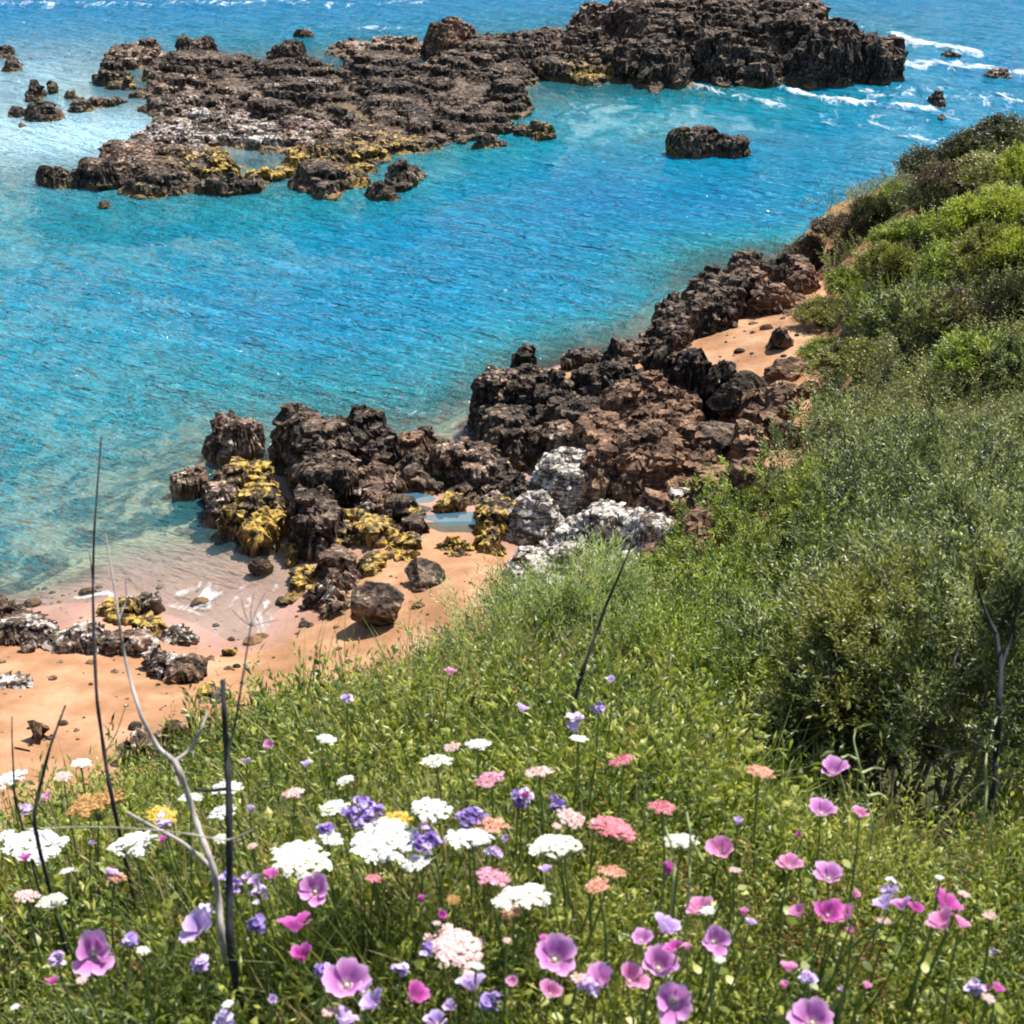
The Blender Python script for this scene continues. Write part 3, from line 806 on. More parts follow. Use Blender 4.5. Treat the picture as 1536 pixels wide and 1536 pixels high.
# tide pools
kp = N('tide_pool_water')
pool = kp.n('ShaderNodeMixShader', {0: .5, 1: kp.n('ShaderNodeBsdfTransparent', {'Color': (.5, .75, .85, 1)}).outputs[0],
       2: kp.n('ShaderNodeBsdfPrincipled', {'Base Color': (.06, .16, .22, 1), 'Roughness': .04, 'Specular IOR Level': .9}).outputs[0]})
M_pool = kp.done(pool.outputs[0])
for px, py, rx, ry in ((612, 748, 45, 12), (690, 778, 55, 14)):
    p, t = at_z(px, py, .36)
    V = [[0, 0, 0]] + [[rx * t / FPX * math.cos(a) * (.8 + .22 * math.sin(3 * a + px) + .12 * math.sin(5 * a)), 1.7 * ry * t / FPX * math.sin(a) * (1 + .25 * math.sin(2 * a + 1)), 0] for a in np.linspace(0, 2 * math.pi, 40, endpoint=False)]
    F = [[0, 1 + i, 1 + (i + 1) % 40] for i in range(40)]
    struct(obj('tide_pool_water', mesh_np('tide_pool_water', V, F, M_pool), None, p))

# pebbles on the beach
PV, PF = ico(2)
pts = []
for (x0, x1, y0, y1, n) in ((0, 420, 960, 1170, 90), (280, 560, 880, 1010, 50), (1060, 1280, 480, 760, 260), (560, 740, 840, 930, 22), (60, 300, 830, 960, 30), (0, 130, 780, 900, 40)):
    for _ in range(n):
        pts.append((rng.uniform(x0, x1), rng.uniform(y0, y1)))
parts = []
for i, (px, py) in enumerate(pts):
    p, t = at_z(px, py, .7)
    z = float(base_z(p[0], p[1])[0])
    s = rng.choice([.02, .035, .07, .15], p=[.5, .3, .13, .07]) * rng.uniform(.7, 1.3)
    v = PV * (1 + .25 * pn(PV * 1.5 + i, i)[:, None]) * np.array([s, s * rng.uniform(.6, 1), s * rng.uniform(.4, .7)])
    parts.append((v + np.array([p[0], p[1], z + s * .15]), PF))
V, F = merge(parts)
nv = len(PV)
tn = np.zeros((len(V), 4)); tn[:, 3] = 1
ti = np.array([TINT[c] for c in rng.choice(['d', 'b', 'p', 'c', 'w'], len(pts), p=[.3, .4, .08, .2, .02])])
tn[:, :3] = np.repeat(ti, nv, axis=0)
stuff(obj('pebbles', mesh_np('pebbles', V, F, M_rock, False, {'tint': tn})), 'loose pebbles and stones scattered over the orange sand', 'pebbles')


# ------------------------------------------------------------------ vegetation
def unit(v):
    return v / (np.linalg.norm(v, axis=-1, keepdims=True) + 1e-9)

def leaves_mesh(name, base, direc, side, length, width, mat, fold=.25, rnd=None, droop=0.0):
    """one narrow folded leaf (two quads) per entry"""
    n = len(base)
    L = length[:, None]; W = width[:, None]
    up = unit(np.cross(side, direc))
    mid = base + direc * L * .5 + up * L * .06
    tip = base + direc * L - np.array([0, 0, 1.0]) * L * droop
    a = mid + side * W * .5 - up * W * fold
    b = mid - side * W * .5 - up * W * fold
    V = np.stack([base, a, tip, b, mid], 1).reshape(-1, 3)
    i = np.arange(n)[:, None] * 5
    F = np.concatenate([i + np.array([[0, 1, 4]]), i + np.array([[1, 2, 4]]), i + np.array([[4, 2, 3]]), i + np.array([[0, 4, 3]])], 0)
    if rnd is None:
        rnd = rng.random(n)
    return mesh_np(name, V, F, mat, False, {'rnd': np.repeat(rnd, 5)})

def sprigs(P, D, k, slen, llen, lw, jitter=.5):
    """k leaves set along each sprig that starts at P and points along D"""
    n = len(P)
    t = np.linspace(.1, 1, k)[None, :, None]
    ax = unit(np.cross(D, unit(rng.normal(size=(n, 3)))))
    bx = np.cross(D, ax)
    ph = rng.uniform(0, 6.28, n)[:, None] + np.arange(k)[None, :] * 2.4
    rad = np.cos(ph)[..., None] * ax[:, None] + np.sin(ph)[..., None] * bx[:, None]
    base = P[:, None] + D[:, None] * t * slen[:, None, None]
    d = unit(D[:, None] * (.75 + .6 * t) + rad * .95 + jitter * rng.normal(size=(n, k, 3)) * .4)
    sd = unit(np.cross(d, unit(D[:, None] + .4 * rng.normal(size=(n, k, 3)))))
    m = n * k
    return (base.reshape(m, 3), d.reshape(m, 3), sd.reshape(m, 3),
            (llen * rng.uniform(.6, 1.3, m)), (lw * rng.uniform(.7, 1.3, m)))

M_meadow = leaf_material('meadow_leaf', [(.12, (.024, .042, .008)), (.37, (.08, .12, .018)), (.55, (.23, .265, .038)), (.73, (.43, .44, .09)), (.95, (.56, .50, .20))], .36, inst=True)
M_grass = leaf_material('grass_blade', [(.15, (.03, .055, .010)), (.45, (.10, .145, .03)), (.68, (.25, .28, .075)), (.9, (.48, .44, .19))], .36, inst=True)
M_dry = leaf_material('dry_grass', [(.1, (.12, .10, .04)), (.5, (.34, .28, .13)), (.9, (.56, .48, .28))], .35, inst=True)
M_red = leaf_material('reddish_weed', [(.1, (.10, .04, .015)), (.5, (.30, .13, .045)), (.9, (.42, .26, .10))], .35, inst=True)
M_scrub = leaf_material('scrub_leaf', [(.1, (.03, .036, .012)), (.35, (.11, .125, .035)), (.6, (.24, .25, .075)), (.9, (.42, .38, .16))], .3, inst=True)
SHRUB_M = {
    'grey': leaf_material('grey_green_leaf', [(.05, (.022, .034, .014)), (.34, (.075, .095, .034)), (.56, (.22, .25, .09)), (.88, (.50, .51, .27))], .3),
    'green': leaf_material('green_leaf', [(.05, (.022, .048, .010)), (.32, (.09, .135, .022)), (.55, (.26, .31, .05)), (.85, (.48, .50, .15))], .38),
    'dark': leaf_material('dark_leaf', [(.05, (.016, .020, .009)), (.4, (.05, .056, .022)), (.7, (.12, .125, .05)), (.95, (.22, .21, .10))], .25),
    'bright': leaf_material('yellow_green_leaf', [(.05, (.07, .09, .014)), (.35, (.22, .26, .035)), (.6, (.38, .42, .07)), (.9, (.56, .56, .16))], .42),
    'pale': leaf_material('pale_feathery_leaf', [(.05, (.05, .075, .025)), (.35, (.18, .23, .08)), (.6, (.36, .42, .17)), (.9, (.58, .60, .32))], .38),
    'brown': leaf_material('dry_brown_leaf', [(.05, (.03, .018, .010)), (.4, (.09, .055, .030)), (.7, (.17, .11, .06)), (.95, (.26, .20, .11))], .25),
    'olive': leaf_material('olive_leaf', [(.05, (.04, .04, .012)), (.35, (.14, .15, .03)), (.6, (.28, .27, .07)), (.9, (.44, .40, .16))], .35),
}
M_bark = plain_material('bark', (.030, .024, .020), (.11, .09, .075), 30, .9, 0, .01)
M_twig = plain_material('dry_twig', (.20, .17, .15), (.50, .45, .40), 25, .85, 0, .002)
M_twig_dark = plain_material('dark_stalk', (.012, .012, .014), (.045, .045, .05), 25, .85, 0, .002)
M_stem = plain_material('green_stem', (.09, .14, .035), (.20, .26, .08), 20, .6, .1)

# --- tuft variants, kept in an unlinked collection and instanced by geometry nodes
def variant_collection(name, meshes):
    c = bpy.data.collections.new(name)
    for i, me in enumerate(meshes):
        o = bpy.data.objects.new('%s_%02d' % (name, i), me)
        c.objects.link(o)
    return c

def blades(n, h, spread, w):
    V, F, R_ = [], [], []
    for i in range(n):
        a = rng.uniform(0, 6.28); rr = spread * math.sqrt(rng.random())
        b = np.array([math.cos(a) * rr, math.sin(a) * rr, -.03])
        lean = np.array([math.cos(a), math.sin(a), 0]) * rng.uniform(.05, .6) + rng.normal(size=3) * .12
        hh = h * rng.uniform(.5, 1.15); ww = w * rng.uniform(.6, 1.2)
        sd = np.array([-math.sin(a + rng.normal()), math.cos(a + rng.normal()), 0])
        off = len(V) 
        for j, t in enumerate((0, .4, .75, 1)):
            c = b + np.array([0, 0, hh * t * (1 - .18 * t)]) + lean * hh * t * t * .8
            wj = ww * (1, .9, .6, .05)[j]
            V += [c - sd * wj / 2, c + sd * wj / 2]
        for j in range(3):
            F.append([off + 2 * j, off + 2 * j + 1, off + 2 * j + 3, off + 2 * j + 2])
        R_ += [rng.random()] * 8
    return np.array(V), np.array(F), np.array(R_)

def grass_variant(n, h, spread, w, mat):
    V, F, R_ = blades(n, h, spread, w)
    return mesh_np('grass_tuft', V, F, mat, False, {'rnd': R_})

def herb_variant(nst, h, spread, k, ll, lw, mat):
    a = rng.uniform(0, 6.28, nst); rr = spread * np.sqrt(rng.random(nst))
    P0 = np.stack([np.cos(a) * rr, np.sin(a) * rr, np.zeros(nst)], 1)
    D = unit(np.stack([np.cos(a) * .45, np.sin(a) * .45, np.ones(nst)], 1) + .22 * rng.normal(size=(nst, 3)))
    hh = h * rng.uniform(.6, 1.1, nst)
    base, d, sd, L, W = sprigs(P0, D, k, hh, ll, lw, .8)
    return leaves_mesh('herb_tuft', base, d, sd, L, W, mat, .2, droop=.15)

herbs = variant_collection('herb_tufts', [
    herb_variant(9, .24, .06, 12, .034, .009, M_meadow), herb_variant(7, .20, .07, 12, .026, .013, M_meadow),
    herb_variant(11, .26, .05, 14, .030, .006, M_meadow), herb_variant(6, .17, .08, 9, .040, .016, M_meadow),
    grass_variant(26, .27, .05, .0055, M_grass), grass_variant(18, .33, .04, .004, M_grass), herb_variant(8, .26, .05, 12, .022, .007, M_red), grass_variant(30, .26, .06, .004, M_dry)])
scrubs = variant_collection('scrub_tufts', [
    herb_variant(12, .34, .16, 12, .06, .020, M_scrub), herb_variant(14, .28, .2, 10, .055, .024, M_scrub),
    herb_variant(12, .38, .14, 14, .06, .014, M_scrub), grass_variant(34, .40, .14, .010, M_grass)])

def scatter(name, label, cat, P, rot, scl, idx, coll):
    me = bpy.data.meshes.new(name)
    me.vertices.add(len(P)); me.vertices.foreach_set('co', np.asarray(P, np.float32).ravel())
    for nm, ty, key, arr in (('rot', 'FLOAT_VECTOR', 'vector', rot), ('scl', 'FLOAT', 'value', scl), ('idx', 'INT', 'value', idx)):
        at = me.attributes.new(nm, ty, 'POINT')
        at.data.foreach_set(key, np.asarray(arr, np.int32 if ty == 'INT' else np.float32).ravel())
    o = obj(name, me)
    g = bpy.data.node_groups.new(name, 'GeometryNodeTree')
    g.interface.new_socket('Geometry', in_out='INPUT', socket_type='NodeSocketGeometry')
    g.interface.new_socket('Geometry', in_out='OUTPUT', socket_type='NodeSocketGeometry')
    gi = g.nodes.new('NodeGroupInput'); go = g.nodes.new('NodeGroupOutput')
    ip = g.nodes.new('GeometryNodeInstanceOnPoints'); ci = g.nodes.new('GeometryNodeCollectionInfo')
    ci.inputs['Collection'].default_value = coll
    ci.inputs['Separate Children'].default_value = True
    ci.inputs['Reset Children'].default_value = True
    def named(nm, ty):
        n = g.nodes.new('GeometryNodeInputNamedAttribute'); n.data_type = ty
        n.inputs['Name'].default_value = nm
        return n.outputs['Attribute']
    e2r = g.nodes.new('FunctionNodeEulerToRotation')
    g.links.new(named('rot', 'FLOAT_VECTOR'), e2r.inputs[0])
    g.links.new(gi.outputs[0], ip.inputs['Points'])
    g.links.new(ci.outputs[0], ip.inputs['Instance'])
    ip.inputs['Pick Instance'].default_value = True
    g.links.new(named('idx', 'INT'), ip.inputs['Instance Index'])
    g.links.new(e2r.outputs[0], ip.inputs['Rotation'])
    g.links.new(named('scl', 'FLOAT'), ip.inputs['Scale'])
    g.links.new(ip.outputs[0], go.inputs[0])
    md = o.modifiers.new('scatter', 'NODES'); md.node_group = g
    return stuff(o, label, cat)

def sample_hill(n, r0, r1, a0, a1):
    az = np.radians(rng.uniform(a0, a1, n)); rr = np.exp(rng.uniform(math.log(r0), math.log(r1), n))
    x, y = np.sin(az) * rr, np.cos(az) * rr
    hz = hill_z(x, y); sz = shore_z(x, y, False)
    return x, y, hz, sz, rr, np.degrees(az)

# bare patches keep their soil
BARE = []
for px, py, rad in [(1385,300,22),(1350,335,24),(1310,365,20),(1280,400,16),(1230,560,38),(1190,600,30),(1180,650,30),(1275,575,22),(1215,500,18)]:
    p, t = hit(px, py); BARE.append((p[0], p[1], rad * t / FPX))
def not_bare(x, y, slack=1.0):
    ok = np.ones(len(x), bool)
    for bx, by, br in BARE:
        ok &= np.hypot(x - bx, y - by) > br * slack * rng.uniform(.6, 1.1, len(x))
    return ok

def pick_hill(n, r0, r1, a0, a1):
    x, y, hz, sz, rr, az = sample_hill(n, r0, r1, a0, a1)
    ok = (hz > sz + .15) & not_bare(x, y)
    return [q[ok] for q in (x, y, hz, rr, az)]

x, y, z, rr, az = pick_hill(14000, .6, 11, -50, 52)
uw = ((az > 12.5) & (az < 27) & (rr > 2.12 + .1 * np.sin(az * .7)) & (rng.random(len(x)) < .93)) | ((az > 6.5) & (rr > 3.2) & (rng.random(len(x)) < .75))
uw |= ((az > -11) & (az < 11) & (rr > 3.35) & (rr < 4.6) & (rng.random(len(x)) < .6))
x, y, z, rr, az = [q[~uw] for q in (x, y, z, rr, az)]
n = len(x)
nz = fbm(np.stack([x * 1.6, y * 1.6, 0 * x], 1), 3, 77)
idx = rng.choice(6, n, p=[.20, .18, .20, .08, .22, .12])
px_red = hit(1190, 1440)[0]; red = (np.hypot(x - px_red[0], y - px_red[1]) < .16) & (rng.random(n) < .35)
idx[red] = 6
idx[(rng.random(n) < .02)] = 6
idx[(az > -9) & (az < 8) & (rr > 2.9) & (rr < 4.4) & (rng.random(n) < .45)] = 7
idx[(rng.random(n) < .30 * sstep(-.05, .3, fbm(np.stack([x * .9, y * .9, 0 * x + 8], 1), 3, 91)) + .03)] = 7
p_bl = hit(60, 1500)[0]; bl = (np.hypot(x - p_bl[0], y - p_bl[1]) < .28) & (rng.random(n) < .7)
idx[bl] = 3
p_dg = hit(430, 1500)[0]; dg = (np.hypot(x - p_dg[0], y - p_dg[1]) < .2) & (rng.random(n) < .7)
idx[dg] = 5
scatter('meadow_plants', 'dense green herbs and grass covering the slope in the foreground', 'meadow',
        np.stack([x, y, z], 1), np.stack([rng.normal(0, .15, n), rng.normal(0, .15, n), rng.uniform(0, 6.28, n)], 1),
        np.clip((rr / 2.0) ** .45, .5, 1.5) * rng.uniform(.42, 1.0, n) * (1 + .8 * nz), idx, herbs)
x, y, z, rr, az = pick_hill(9000, 9, 58, -30, 48)
n = len(x)
scatter('hillside_scrub', 'low olive scrub covering the hillside between the bushes', 'scrub',
        np.stack([x, y, z], 1), np.stack([rng.normal(0, .2, n), rng.normal(0, .2, n), rng.uniform(0, 6.28, n)], 1),
        np.clip(rr / 16, .7, 1.6) * rng.uniform(.5, 1.25, n), rng.choice(4, n, p=[.3, .3, .25, .15]), scrubs)

# --- shrubs
def crown_mesh(name, mat, R, H, n, k, ll, lw, seed, lobes=9, gap=.0, slen=.14, up=.5, lift=0.0):
    g = np.random.default_rng(seed)
    LC = []
    for i in range(lobes):
        a = g.uniform(0, 6.28); q = math.sqrt(g.random()) * .72
        LC.append((math.cos(a) * q * R, math.sin(a) * q * R, H * (g.uniform(.38, .78) * (1 - .35 * q) * (1 - lift * .5) + lift * .5), g.uniform(.30, .50) * (1 - .3 * lift)))
    LC = np.array(LC)
    li = g.integers(0, lobes, n * 2)
    d = unit(g.normal(size=(n * 2, 3))); d[:, 2] = np.abs(d[:, 2]) * 1.1 - .35; d = unit(d)
    rad = g.uniform(.35, 1.0, n * 2) ** .45
    sc = np.stack([LC[li, 3] * R, LC[li, 3] * R, LC[li, 3] * H * .95], 1)
    P = LC[li, :3] + d * rad[:, None] * sc
    P += .12 * R * np.stack([pn(P * 2.2 / R + seed, 1), pn(P * 2.2 / R + seed, 2), pn(P * 2.2 / R + seed, 3)], 1)
    cl = fbm(P * 3.0 / max(R, .5) + seed * 1.7, 3, seed)
    P = P[(cl > gap - .22) & (P[:, 2] > .03 * H)][:n]
    d = d[(cl > gap - .28)][:0] if False else None
    out = unit(P - np.array([0, 0, H * .25]))
    D = unit(out * .8 + np.array([0, 0, up]) + .38 * g.normal(size=P.shape))
    base, dd, sd, L, W = sprigs(P, D, k, slen * g.uniform(.6, 1.4, len(P)), ll, lw)
    rn = np.clip(np.repeat(.45 + 1.1 * fbm(P * 3.5 / max(R, .5) + 5, 3, seed + 3), k) + rng.normal(0, .2, len(base)), 0, 1)
    return leaves_mesh(name, base, dd, sd, L, W, mat, .25, rn), LC

def branches(R, H, LC, seed, r0=.03, sides=5, twigs=3):
    g = np.random.default_rng(seed + 100)
    out = []
    for lc in LC:
        a = np.array([g.normal(0, .05), g.normal(0, .05), -.15])
        b = lc[:3] * np.array([.35, .35, .5]) + g.normal(0, .06, 3) * R
        c = lc[:3].copy()
        pts = [a * (1 - t) ** 2 + 2 * b * t * (1 - t) + c * t * t for t in np.linspace(0, 1, 7)]
        pts = [p + g.normal(0, .018, 3) * R for p in pts]
        rr_ = [r0 * (1 - .75 * t) for t in np.linspace(0, 1, 7)]
        out.append(tube(pts, rr_, sides))
        for _ in range(twigs):
            d = unit(g.normal(size=3) + np.array([0, 0, .6])); s_ = pts[g.integers(3, 7)]
            L = lc[3] * R * g.uniform(.6, 1.1)
            tp = [s_ + d * L * t + g.normal(0, .03, 3) * R * t for t in np.linspace(0, 1, 4)]
            out.append(tube(tp, [r0 * .3 * (1 - .7 * t) for t in np.linspace(0, 1, 4)], 4))
    return merge(out)

def near_shrub(px, py, r_, R, H, kind, label, seed,  n=1500, k=12, ll=.030, lw=.010, gap=0., name='shrub', slen=.12, lobes=9, bark=None, up=.5, lift=0.0):
    H = H * .80
    d = ray(px, py); az_ = math.atan2(d[0], d[1])
    x_, y_ = r_ * math.sin(az_), r_ * math.cos(az_)
    z_ = float(hill_z(x_, y_)[0])
    root = tag(empty(name, (x_, y_, z_)), label, 'shrub', 'bushes on the slope')
    me, LC = crown_mesh('foliage', SHRUB_M[kind], R, H, int(n * 1.1), k, ll * 1.0, lw * 1.05, seed, lobes, gap + .24, slen * .8, up, lift)
    f = obj('foliage', me, root); f['kind'] = 'stuff'
    V, F = branches(R, H, LC, seed, .022 * max(R, .5), 5, 7)
    obj('branches', mesh_np('branches', V, F, bark or (M_twig if seed % 2 else M_bark)), root)
    return root
near_shrub(1140, 760, 7.4, .75, 1.0, 'green', 'green shrub at the upper left of the thicket beside the bare brown soil', 205, 1500, 11, .040, .014)
near_shrub(1235, 680, 7.8, .95, 1.75, 'green', 'tall green shrub at the top of the thicket, left of the grey crest', 206, 1900, 11, .042, .014)
near_shrub(1350, 640, 7.8, 1.1, 1.95, 'grey', 'big grey-green shrub at the crest of the thicket, against the far hillside', 201, 2400, 11, .042, .014)
near_shrub(1490, 640, 7.4, 1.1, 1.95, 'grey', 'grey-green shrub at the right edge of the photo above the bare trunk', 203, 2400, 12, .040, .013)
near_shrub(1100, 850, 5.4, .55, .75, 'green', 'rounded bright green bush at the left edge of the thicket above the grass', 207, 1300, 12, .032, .012)
near_shrub(1200, 840, 5.6, .68, 1.15, 'green', 'olive shrub in the left middle of the thicket with bare grey twigs', 209, 1700, 10, .032, .011, .03)
near_shrub(1320, 800, 5.7, .8, 1.55, 'grey', 'broad grey shrub in the very middle of the thicket', 210, 2200, 11, .032, .010, .02)
near_shrub(1450, 800, 5.6, .85, 1.75, 'grey', 'tangled grey shrub behind the black bare trunk', 211, 2300, 11, .032, .010, .02)
near_shrub(1560, 800, 5.4, .8, 1.7, 'grey', 'tangled grey shrub at the right edge behind the trunk', 212, 1700, 11, .032, .010, .02)
near_shrub(1000, 900, 4.5, .30, .50, 'olive', 'small yellowish green bush between the feathery bush and the thicket', 213, 600, 12, .026, .010)
near_shrub(880, 945, 3.95, .42, .42, 'pale', 'pale feathery green bush on the crest below the white rocks', 215, 1500, 14, .030, .005, slen=.16, up=1.1)
near_shrub(800, 950, 3.9, .38, .50, 'pale', 'pale feathery bush in the middle of the crest bushes', 216, 1200, 14, .030, .005, slen=.16, up=1.1)
near_shrub(710, 965, 3.8, .32, .36, 'pale', 'smaller pale feathery bush at the left of the crest bushes', 217, 900, 14, .028, .005, slen=.15, up=1.1)
near_shrub(1085, 930, 4.7, .42, .72, 'green', 'bright green bush in the upper left of the thicket beside the yellowish one', 218, 1400, 12, .026, .009)
near_shrub(1030, 1010, 4.0, .36, .45, 'green', 'low green bush beside the meadow at the left foot of the thicket', 221, 1100, 12, .021, .008)
near_shrub(1000, 1110, 3.35, .27, .34, 'green', 'small green bush at the meadow edge, nearest the rose flowers', 222, 900, 12, .018, .007)
near_shrub(1090, 1120, 3.2, .30, .44, 'green', 'small leafy bush in front of the thicket behind the salmon flower', 224, 1100, 12, .018, .007)
near_shrub(1175, 1140, 3.1, .26, .42, 'grey', 'small grey-green bush left of the black gap', 226, 900, 11, .018, .006)
near_shrub(1140, 1050, 3.5, .46, .68, 'green', 'leafy green shrub in front of the thicket above the pink flowers', 219, 1500, 12, .024, .008)
near_shrub(1215, 1010, 3.6, .42, .85, 'grey', 'dark green shrub left of the black shaded gap', 220, 1300, 11, .024, .008)
near_shrub(1300, 980, 3.25, .46, 1.08, 'grey', 'high crowned shrub over the black shaded gap', 223, 1500, 10, .026, .009, .03, lift=.34)
near_shrub(1400, 960, 3.2, .46, 1.12, 'olive', 'olive twiggy high crowned shrub left of the black trunk', 227, 1600, 10, .026, .008, .03, lift=.36)
near_shrub(1510, 930, 3.15, .48, 1.15, 'grey', 'high crowned shrub at the right edge, just above the black trunk', 225, 1600, 11, .026, .008, .02, lift=.40)
near_shrub(1250, 1110, 3.05, .2, .28, 'dark', 'dark low shrub at the mouth of the shaded gap', 229, 500, 10, .020, .007)

# the black bare trunk at right
def limb_set(name, pts3, rads, parent, mat, sides=8):
    V, F = tube(pts3, rads, sides)
    return obj(name, mesh_np(name, V, F, mat), parent)
def plane_pts(pts, t0, jit=.0):
    out = []
    for i, (px, py) in enumerate(pts):
        out.append(np.array([0, 0, CAMZ]) + ray(px, py) * (t0 + jit * math.sin(i * 2.1)))
    return np.array(out)
def bare_tree(name, label, cat, t0, stems, mat, base_px, group=None, ground=True, jit=.02):
    """stems: list of (part name, [(px,py)..], r_start, r_end)"""
    P0 = plane_pts([base_px], t0)[0]
    gz = float(hill_z(P0[0], P0[1])[0])
    root = tag(empty(name, (P0[0], P0[1], gz)), label, cat, group)
    for i, (pn_, pts, ra, rb) in enumerate(stems):
        Q = plane_pts(pts, t0, jit)
        if i == 0 and ground:
            Q = np.vstack([[Q[0][0], Q[0][1], gz - .03], Q])
        # smooth
        tt = np.linspace(0, len(Q) - 1, len(Q) * 4)
        Qs = np.stack([np.interp(tt, range(len(Q)), Q[:, c]) for c in range(3)], 1)
        Qs[1:-1] = .25 * Qs[:-2] + .5 * Qs[1:-1] + .25 * Qs[2:]
        rr_ = np.linspace(ra, rb, len(Qs)) * (1 + .12 * np.sin(np.arange(len(Qs)) * 1.7))
        limb_set(pn_, Qs - np.array([P0[0], P0[1], gz]), rr_, root, mat, 7)
    return root
bare_tree('bare_tree', 'thin black bare trunk under the leafy crowns at the right edge', 'tree', 3.15, [
    ('trunk', [(1492,1190),(1495,1130),(1498,1060),(1502,1000),(1494,950)], .0095, .006),
    ('limb', [(1500,1010),(1515,960),(1528,900)], .005, .003), ('limb', [(1494,950),(1475,910),(1462,870)], .005, .002),
    ('limb', [(1494,1150),(1450,1100),(1420,1060)], .004, .002), ('limb', [(1497,1080),(1520,1050),(1540,1040)], .004, .002)], M_twig_dark, (1492, 1190), jit=.05)

# far hillside bushes: four crowns shared by all
FARM = {}
def far_proto(kind, seed):
    if (kind, seed) not in FARM:
        me, LC = crown_mesh('foliage', SHRUB_M[kind], 1.0, 1.0, 1700, 7, .11, .038, seed, 12, .04, .24)
        V, F = branches(1, 1, LC, seed, .03, 4, 1)
        FARM[(kind, seed)] = (me, mesh_np('branches', V, F, M_bark))
    return FARM[(kind, seed)]
i = 0
for (px, py, w, h, kind, lab) in [
        (1215, 385, 60, 44, 'brown', 'reddish brown bush hanging at the cliff edge beside the far crag'),
        (1262, 348, 60, 44, 'brown', 'brown bush on the cliff edge, second from the crag'),
        (1300, 330, 60, 50, 'dark', 'dark bush on the cliff edge left of the track'),
        (1345, 300, 40, 30, 'green', 'small green bush at the head of the track'),
        (1395, 252, 66, 44, 'dark', 'dark bush on the skyline, lowest of the ridge row'),
        (1445, 225, 70, 44, 'dark', 'dark bush on the skyline in the middle of the ridge row'),
        (1510, 205, 80, 46, 'dark', 'dark bush on the skyline at the right edge'),
        (1425, 285, 80, 50, 'brown', 'brownish bush right of the track'),
        (1480, 265, 90, 48, 'olive', 'olive bush just below the ridge row'),
        (1530, 260, 70, 50, 'bright', 'yellow-green bush at the right edge below the ridge'),
        (1505, 315, 90, 56, 'bright', 'brightest yellow-green bush of the far hillside'),
        (1445, 345, 90, 56, 'bright', 'yellow-green bush left of the brightest one'),
        (1400, 310, 64, 50, 'dark', 'dark bush between the track and the yellow-green bushes'),
        (1370, 362, 70, 46, 'green', 'green bush below the dark bush by the track'),
        (1325, 405, 70, 46, 'olive', 'olive bush beside the foot of the track'),
        (1270, 432, 66, 42, 'green', 'green bush above the sand pocket'),
        (1235, 470, 56, 44, 'olive', 'olive bush at the cliff edge right of the sand pocket'),
        (1400, 410, 90, 60, 'green', 'green bush in the middle of the far hillside'),
        (1480, 390, 90, 60, 'olive', 'olive bush below the brightest bush'),
        (1535, 380, 60, 60, 'bright', 'yellow-green bush at the right edge, lower one'),
        (1500, 465, 100, 80, 'dark', 'dark grey bush at the right above the thicket'),
        (1430, 480, 90, 70, 'brown', 'purplish brown bush left of the dark grey one'),
        (1370, 500, 110, 90, 'grey', 'large grey bush standing in front of the far hillside'),
        (1300, 485, 80, 54, 'green', 'green bush left of the large grey bush'),
        (1290, 540, 90, 44, 'olive', 'low olive bush on the orange soil'),
        (1235, 525, 50, 34, 'green', 'small green bush on the orange soil by the boulders'),
        (1450, 550, 110, 60, 'green', 'green bush just above the crest of the thicket'),
        (1530, 545, 80, 60, 'grey', 'grey bush at the right edge above the crest of the thicket'),
        (1165, 730, 60, 50, 'olive', 'olive tuft of bush on the soil right of the brown shelf'),
        (1090, 790, 70, 50, 'green', 'green bush on the slope right of the white rock field')]:
    p, t = hit(px, py + h * .45)
    me, mb = far_proto(kind, 301 + (i % 3))
    root = tag(empty('hillside_bush', p), lab, 'bush', 'bushes of the far hillside')
    W = w * t / FPX * .72
    root.scale = (W * rng.uniform(.85, 1.3), W * rng.uniform(.7, 1.0), h * t / FPX * rng.uniform(.75, 1.1))
    root.rotation_euler = (0, 0, 0)
    root.rotation_euler = (rng.normal(0, .12), rng.normal(0, .12), rng.uniform(-.7, .7))
    f = obj('foliage', me, root); f['kind'] = 'stuff'
    obj('branches', mb, root)
    i += 1

